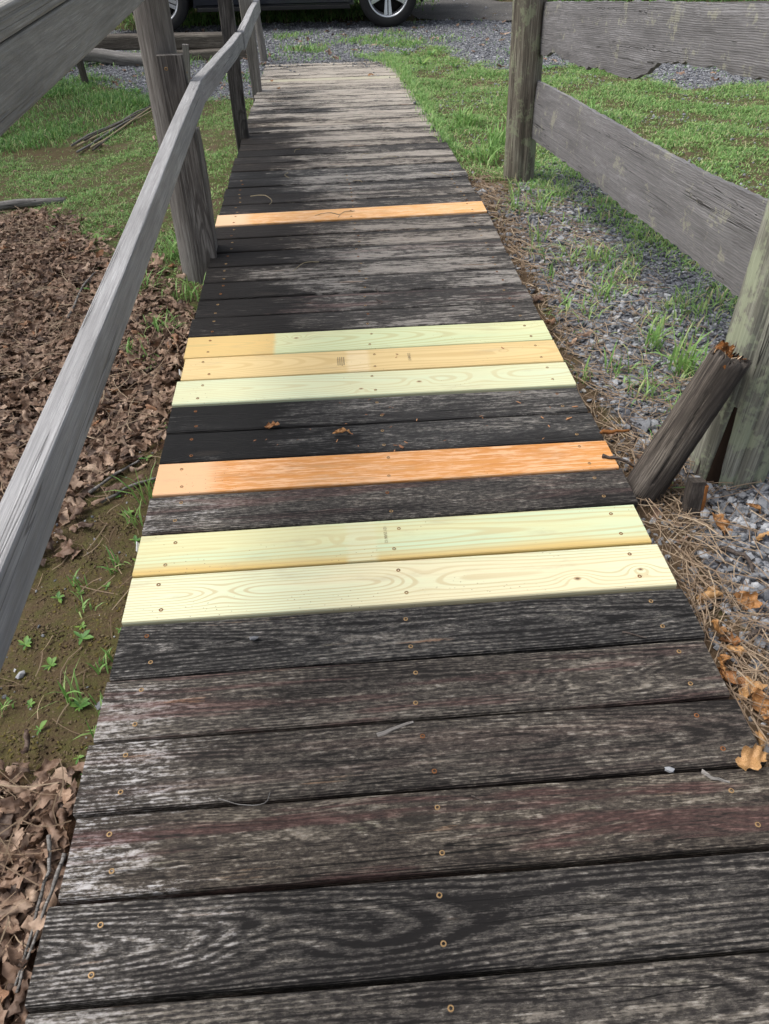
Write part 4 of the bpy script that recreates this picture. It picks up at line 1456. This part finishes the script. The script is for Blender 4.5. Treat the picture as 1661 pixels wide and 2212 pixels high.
# --- pine needles
def needles(name, zone, dens, label, jit=.05, lmin=.07, lmax=.16, lift=.02, wd=.0019):
    x, y = scatter(zone, dens, jit)
    n = len(x)
    a = rng.random(n) * 6.28
    ln = rng.uniform(lmin, lmax, n)
    bend = rng.normal(0, .12, n)
    z0 = gz(x, y) + .004 + lift * rng.random(n)
    pit = rng.normal(0, .10, n)
    d = np.stack([np.cos(a), np.sin(a)], -1)
    s_ = np.stack([-np.sin(a), np.cos(a)], -1)
    V = np.zeros((n, 8, 3))
    for i, t in enumerate((-.5, -.17, .17, .5)):
        c = d * (ln * t)[:, None] + s_ * (bend * ln * (1 - 4 * t * t))[:, None]
        for q, e in enumerate((-1, 1)):
            V[:, 2 * i + q, 0] = x + c[:, 0] + s_[:, 0] * wd * .5 * e
            V[:, 2 * i + q, 1] = y + c[:, 1] + s_[:, 1] * wd * .5 * e
            V[:, 2 * i + q, 2] = z0 + pit * ln * t + .0006 * e
    cx, cy = V[:, :, 0], V[:, :, 1]
    ok = ~(((cx > -.005) & (cx < 1.228) & (cy < DECK_END)).any(1))
    V = V[ok]
    n = len(V)
    F = np.array([[0, 1, 3, 2], [2, 3, 5, 4], [4, 5, 7, 6]])[None] + (np.arange(n) * 8)[:, None, None]
    o = link(name, mesh(name, V.reshape(-1, 3), F.reshape(-1, 4), False, np.repeat(np.clip(rng.normal(.5, .25, n), 0, 1), 8)), M_needle)
    o['kind'] = 'stuff'
    o['label'] = label
    o['category'] = 'pine needles'


needles('pine_needles', 'needle', 4600, 'matted dry pine needles along the right plank ends', lift=.03)
needles('pine_needles', 'gravR', 1300, 'scattered pine needles on the gravel strip', .08)
needles('pine_needles', 'gravR2', 900, 'scattered pine needles on the gravel before the fence post', .08)
needles('pine_needles', 'leafA', 900, 'pine needles over the leaf litter by the railing', lift=.05)
needles('pine_needles', 'leafB', 900, 'pine needles over the nearest leaf litter', lift=.06)
needles('pine_needles', 'moss', 160, 'a few pine needles on the mossy soil', lift=.01, lmin=.04, lmax=.11)

# --- moss crumbs give the bare soil its relief
x, y = scatter('moss', 14000, .03)
n = len(x)
VV, FF, nv = soup(STV[:6], ICO_F, x, y, gz(x, y), rng.uniform(.0022, .0062, n), .8)
M_crumb = tint_mat('moss_and_soil_crumb', [(.028, .019, .012), (.075, .055, .034), (.14, .108, .07), (.10, .085, .03), (.14, .115, .035)], .95, .1)
o = link('moss', mesh('moss', VV, FF, False, np.repeat(np.clip(rng.normal(.35, .25, n) + .3 * (clump(x, y, 11, 1.0) > .62), 0, 1), nv)), M_crumb)
o['kind'] = 'stuff'
o['label'] = 'brown mossy soil crumbs left of the boardwalk'
o['category'] = 'moss'


# --- weeds, grass tufts, twigs, chips (single things)
def rosette(x, y, s, nl, label, group, up=.5):
    V, F, T = [], [], []
    r_ = np.random.default_rng(int(abs(x * 1000) + abs(y * 100)))
    for k in range(nl):
        a = k * 2.4 + r_.normal(0, .2)
        L_ = s * r_.uniform(.35, 1.15)
        el = up * r_.uniform(.5, 1.3)
        b0 = len(V)
        for i in range(6):
            t = i / 5
            w = L_ * (.13 + .10 * (k % 3 == 0)) * math.sin(math.pi * min(.98, t ** 1.3 + .05))
            r_t = L_ * t
            hz = math.sin(el) * r_t - .35 * L_ * t * t * el
            for e in (-1, 0, 1):
                V.append((math.cos(a) * r_t * math.cos(el) - math.sin(a) * w * e, math.sin(a) * r_t * math.cos(el) + math.cos(a) * w * e, hz + abs(e) * w * .35))
        for i in range(5):
            for e in range(2):
                q = b0 + i * 3 + e
                F.append((q, q + 1, q + 4, q + 3))
        T += [r_.uniform(.1, .9)] * 18
    o = link('weed', mesh('weed', V, F, True, T), M_weed, None, (x, y, float(gz(x, y)) + .003))
    return tag(o, label, 'weed', group)


for k, (x, y) in enumerate([(-.08, 1.46), (-.045, 1.35), (-.06, 1.12), (-.03, 1.02), (-.10, .95), (-.16, .93), (-.21, .92), (-.13, .82), (-.04, .80), (-.25, .78), (-.18, .72), (-.12, .78), (-.16, .55), (-.06, .47), (-.03, .43), (-.14, 1.30), (-.10, 1.22), (-.05, 1.62), (-.20, .62), (-.09, .60)]):
    rosette(x, y, rng.uniform(.014, .032), rng.integers(5, 11), 'small green rosette weed on the mossy soil left of the planks', 'weeds on the moss')
for k, (x, y) in enumerate([(-.62, 3.35), (-.15, 2.2), (-.20, 2.45), (-.9, 3.6), (-.5, 2.75), (-.4, 3.0)]):
    rosette(x, y, rng.uniform(.05, .08), 9, 'leafy green weed at the border of litter and grass', 'weeds at the litter edge')
for k, (x, y) in enumerate([(1.45, 7.6), (1.7, 7.3), (1.35, 8.2), (1.6, 8.1), (2.5, 7.1), (1.55, 3.95), (-1.1, 7.2), (-.9, 6.9)]):
    rosette(x, y, rng.uniform(.08, .14), 10, 'broad-leaved weed standing in the short grass', 'weeds in the grass', .9)


def tuft(x, y, h, nb, label, group, w=.0055, tint=.42, sp=.012, lean=.75):
    xx = rng.normal(0, sp, nb)
    yy = rng.normal(0, sp, nb)
    me = blades('grass_tuft', xx, yy, h * rng.uniform(.5, 1.1, nb), w * rng.uniform(.7, 1.2, nb), rng.normal(lean, .35, nb), np.clip(rng.normal(tint, .12, nb), 0, 1), z=np.zeros(nb))
    o = link('grass_tuft', me, M_grass, None, (x, y, float(gz(x, y))))
    return tag(o, label, 'grass tuft', group)


for (x, y, h) in [(-.11, .61, .10), (-.045, 1.27, .12), (-.09, 1.02, .06), (-.17, .96, .05), (-.03, .56, .08), (-.05, .70, .05), (-.06, 1.18, .07), (-.02, .50, .08), (-.26, .62, .05), (-.14, .88, .04)]:
    tuft(x, y, h, 11, 'thin grass tuft growing from the mossy soil', 'grass tufts on the moss', .0048)
for (x, y, h, nb) in [(1.47, 1.36, .15, 16), (1.45, 1.60, .13, 14), (1.30, 1.70, .11, 8), (1.41, 1.75, .12, 10), (1.62, 1.72, .16, 40), (1.70, 1.62, .15, 34), (1.58, 1.90, .14, 30), (1.52, 2.3, .12, 16), (1.60, 2.6, .12, 24), (1.42, 2.9, .12, 14), (1.36, 2.5, .09, 8), (1.50, 3.2, .12, 18), (1.38, 3.25, .13, 12), (1.44, 3.5, .11, 12), (1.66, 1.45, .13, 24)]:
    tuft(x, y, h, nb, 'bright green grass tuft in the gravel beside the fence', 'grass tufts in the gravel strip', .0062, .5, .022, .65)
for (x, y, h, nb) in [(-.14, 2.30, .10, 34), (-.22, 2.15, .08, 22), (-.30, 2.7, .12, 40), (-.10, 2.55, .10, 30), (-.18, 3.0, .14, 40), (-.16, 2.02, .06, 14)]:
    tuft(x, y, h, nb, 'long-bladed grass tuft by the foot of the round railing post', 'grass tufts by the railing post', .006, .42, .035, .9)
for (x, y) in [(1.55, 4.5), (1.45, 5.1), (1.9, 5.6), (1.42, 4.2), (1.75, 4.9), (2.3, 5.2), (2.0, 4.4)]:
    tuft(x, y, .17, 60, 'long-bladed grass clump in the lawn beside the boardwalk', 'grass clumps in the lawn', .009, .4, .05, .95)


def twig(pts, r_, label, group=None, mat=None):
    raw = [Vector(p) for p in pts]
    pts = []
    for i in range(len(raw) - 1):              # smooth curve through the given points
        p0, p1, p2, p3 = raw[max(i - 1, 0)], raw[i], raw[i + 1], raw[min(i + 2, len(raw) - 1)]
        for t in (0, .25, .5, .75):
            pts.append(.5 * (2 * p1 + (p2 - p0) * t + (2 * p0 - 5 * p1 + 4 * p2 - p3) * t * t + (3 * p1 - p0 - 3 * p2 + p3) * t ** 3) + (Vector(rng.normal(0, r_ * .35, 3)) if t else Vector((0, 0, 0))))
    pts.append(raw[-1])
    V, F, sg = [], [], 6
    for i, p in enumerate(pts):
        d = (pts[min(i + 1, len(pts) - 1)] - pts[max(i - 1, 0)]).normalized()
        s1 = d.cross(Vector((0, 0, 1))).normalized()
        s2 = s1.cross(d)
        rr = r_ * (1 - .5 * i / len(pts)) * rng.uniform(.85, 1.15)
        for j in range(sg):
            a = 2 * math.pi * j / sg
            q = p - pts[0] + s1 * rr * math.cos(a) + s2 * rr * math.sin(a)
            V.append(tuple(q))
    for i in range(len(pts) - 1):
        for j in range(sg):
            F.append((i * sg + j, i * sg + (j + 1) % sg, (i + 1) * sg + (j + 1) % sg, (i + 1) * sg + j))
    F.append(tuple(range(sg))[::-1])
    F.append(tuple(range((len(pts) - 1) * sg, len(pts) * sg)))
    o = link('twig', mesh('twig', V, F, True), mat or M_twig, None, pts[0])
    o['seed'] = rng.random() * 9
    return tag(o, label, 'twig', group)


twig([(1.195, 1.205, .010), (1.235, 1.195, .006), (1.29, 1.18, -.02)], .0055, 'dark twig poking over the right end of the orange plank')
twig([(.655, 2.235, .004), (.675, 2.205, .008), (.665, 2.19, .004)], .0028, 'short forked twig on the black planks beyond the fresh ones')
twig([(.66, 2.32, .004), (.668, 2.285, .006)], .0025, 'stubby twig lying along a gap beyond the forked twig')
twig([(.245, .302, .003), (.285, .285, .006), (.325, .285, .004), (.335, .305, .004)], .0010, 'thin pale crooked twig on a black plank near its left end', None, M_drift)
twig([(1.06, .606, .003), (1.105, .585, .004)], .0022, 'thin brown twig lying slantwise on a black plank')
twig([(.685, .268, .003), (.70, .26, .004), (.707, .250, .003)], .0016, 'tiny black curved twig on the reddish plank')
twig([(.13, 3.42, .004), (.20, 3.40, .012), (.235, 3.34, .006), (.225, 3.29, .006)], .0018, 'curved straw-coloured stem reaching over the far orange plank', None, M_straw)
for k, (a, b) in enumerate([(.36, 4.35), (.75, 4.2), (.9, 4.1), (1.05, 3.75), (.68, 3.62), (.3, 3.85), (.55, 3.12), (.45, 2.6), (.62, 3.16)]):
    c, ln = rng.random() * 6.28, rng.uniform(.05, .13)
    twig([(a, b, float(dz(b)) + .004), (a + ln * .5 * math.cos(c), b + ln * .5 * math.sin(c), float(dz(b + ln * .5 * math.sin(c))) + .008), (a + ln * math.cos(c + .4), b + ln * math.sin(c + .4), float(dz(b + ln * math.sin(c + .4))) + .004)], .0017, 'thin straw stem lying on the dark planks around the far orange board', 'straw stems on the planks', M_straw)
for k, p in enumerate([[(-.06, .29, .02), (-.045, .24, .025), (-.05, .17, .02), (-.06, .06, .01)], [(-.02, .25, .03), (-.03, .19, .02), (-.045, .12, .015), (-.055, .05, .01)]]):
    twig([(a, b, float(gz(a, b)) + c + .02) for a, b, c in p], .004, 'grey lichened twig on the leaf litter by the nearest plank ends', 'twigs by the plank ends', M_drift)
for k, p in enumerate([[(-.22, 1.32, .01), (-.16, 1.40, .02), (-.10, 1.45, .012)], [(-.18, 1.28, .01), (-.10, 1.33, .012), (-.03, 1.36, .01)], [(-.56, 2.45, .02), (-.54, 2.7, .05), (-.53, 2.9, .03)]]):
    twig([(a, b, float(gz(a, b)) + c) for a, b, c in p], .005, 'grey stick lying at the edge of the leaf litter under the railing', 'sticks in the litter', M_drift)
for k, p in enumerate([[(1.41, .90, .01), (1.45, .86, .02), (1.46, .80, .01)], [(1.35, .62, .01), (1.40, .63, .02), (1.43, .62, .01)], [(1.33, 1.33, .01), (1.36, 1.40, .012), (1.35, 1.47, .01)]]):
    twig([(a, b, float(gz(a, b)) + c) for a, b, c in p], .007, 'knobbly brown bark stick on pine needles beside the boardwalk', 'bark sticks by the boardwalk')
# splintered block between log and post
bk = beam('wood_block', (1.385, 1.03, -.085), (1.392, 1.055, .03), .040, .030, M_log, None, up=(0, -1, 0), seed=71, r=.003)
tag(bk, 'small charred-looking block of wood with an orange split side near the leaning log', 'wood block')
sp_ = beam('split_face', (.004, -.0225, .002), (.108, -.0225, .002), .010, .024, M_rot, None, seed=72, r=.002, n=6)
sp_.parent = bk
CH = [mesh('wood_chip', [(a * 1.0, b * .45, c * .3) for a, b, c in STV[k]], ICO_F, False, np.full(len(ICO_V), [.1, .5, .9][k % 3])) for k in range(6)]
for me in CH:
    me.materials.append(M_chip)


def chip(x, y, z, s, label, group):
    o = bpy.data.objects.new('wood_chip', CH[rng.integers(0, 6)])
    C.objects.link(o)
    o.location = (x, y, z + s * .14)
    o.scale = (s, s, s)
    o.rotation_euler = (0, 0, rng.random() * 6.28)
    tag(o, label, 'wood chip', group)


for (x, y, s) in [(.66, 1.305, .016), (.675, 1.325, .010), (.645, 1.315, .008), (.64, 1.29, .007)]:
    chip(x, y, .0035, s, 'dark splinter of bark on the middle of the orange plank', 'splinters on the orange plank')
for k in range(26):
    x, y = rng.uniform(.25, 1.18), rng.uniform(1.31, 1.57)
    chip(x, y, 0, rng.uniform(.004, .010), 'small rusty wood chip on the two black planks behind the orange board', 'chips on the black planks')
for (x, y, s) in [(1.155, 1.40, .017), (1.03, 1.50, .012), (1.09, 1.37, .009), (1.19, 1.46, .014)]:
    chip(x, y, 0, s, 'chunky orange wood chip near the right end of the black planks', 'chunky chips near the plank ends')
for (x, y, s) in [(.69, 1.80, .007), (.695, 1.82, .008), (1.045, 1.825, .012)]:
    chip(x, y, .0035, s, 'red-brown crumb lying on the fresh yellow plank', 'crumbs on the yellow plank')
for k in range(9):
    chip(1.19 + rng.random() * .03, 1.08 + rng.random() * .12, 0, rng.uniform(.004, .008), 'tiny orange crumb by the foot of the leaning log', 'crumbs by the log')
bx_ = twig([(1.225, 1.318, .004), (1.27, 1.322, .006), (1.31, 1.328, .0)], .006, 'flat orange splinter sticking out past the end of the orange plank', None, M_rot)
stone(1.285, 3.55, float(gz(1.285, 3.55)), .045, 'reddish white-flecked rock beside the far orange plank end', None, 4)


# ------------------------------------------------------------------ unseen trees added left of the walk to shade the bank
def shade_tree(x, y, h, rx, seed, label):
    r_ = np.random.default_rng(seed)
    t = thing('shade_tree', label, 'shade_tree', gp(x, y))
    top = Vector((x + .3, y + .1, h))
    round_log('trunk', gp(x, y, -.2), top, .16, .05, M_timber, t, seed=seed, n=16, seg=18, rough=.05, bend=.05, flare=.06)
    tips = []
    for k in range(14):
        q = gp(x, y).lerp(top, r_.uniform(.45, .98))
        a = k * 2.4
        e = q + Vector((math.cos(a), math.sin(a), r_.uniform(.1, .5))) * rx * r_.uniform(.45, .9)
        round_log('limb', q, e, .04, .012, M_timber, t, seed=seed + k + 1, n=6, seg=7, bend=.04)
        tips += [tuple(q.lerp(e, f)) for f in (.4, .6, .8, 1.0)]
    n = 9000
    c = np.array(tips)[r_.integers(0, len(tips), n)] + r_.normal(0, rx * .17, (n, 3))
    R = rotz(r_.random(n) * 6.28) @ rotx(r_.normal(0, .6, n)) @ rotz(r_.random(n) * 6.28)
    q = np.array([[-.5, 0, 0], [0, -.28, .05], [.5, 0, 0], [0, .28, .05]])
    VV = np.einsum('nij,vj->nvi', R, q) * r_.uniform(.07, .13, n)[:, None, None] + c[:, None]
    FF = np.array([[0, 1, 2, 3]])[None] + (np.arange(n) * 4)[:, None, None]
    o = link('crown', mesh('crown', VV.reshape(-1, 3) - np.array(t.location), FF.reshape(-1, 4), False, np.repeat(r_.uniform(0, .6, n), 4)), M_weed, t)
    return t


shade_tree(-5.0, 7.4, 5.0, 2.2, 900, 'one of two unseen trees added to shade the gravel bank left of the railing')
shade_tree(-4.9, 2.6, 4.6, 2.0, 930, 'one of two unseen trees added to shade the leaf litter left of the railing')
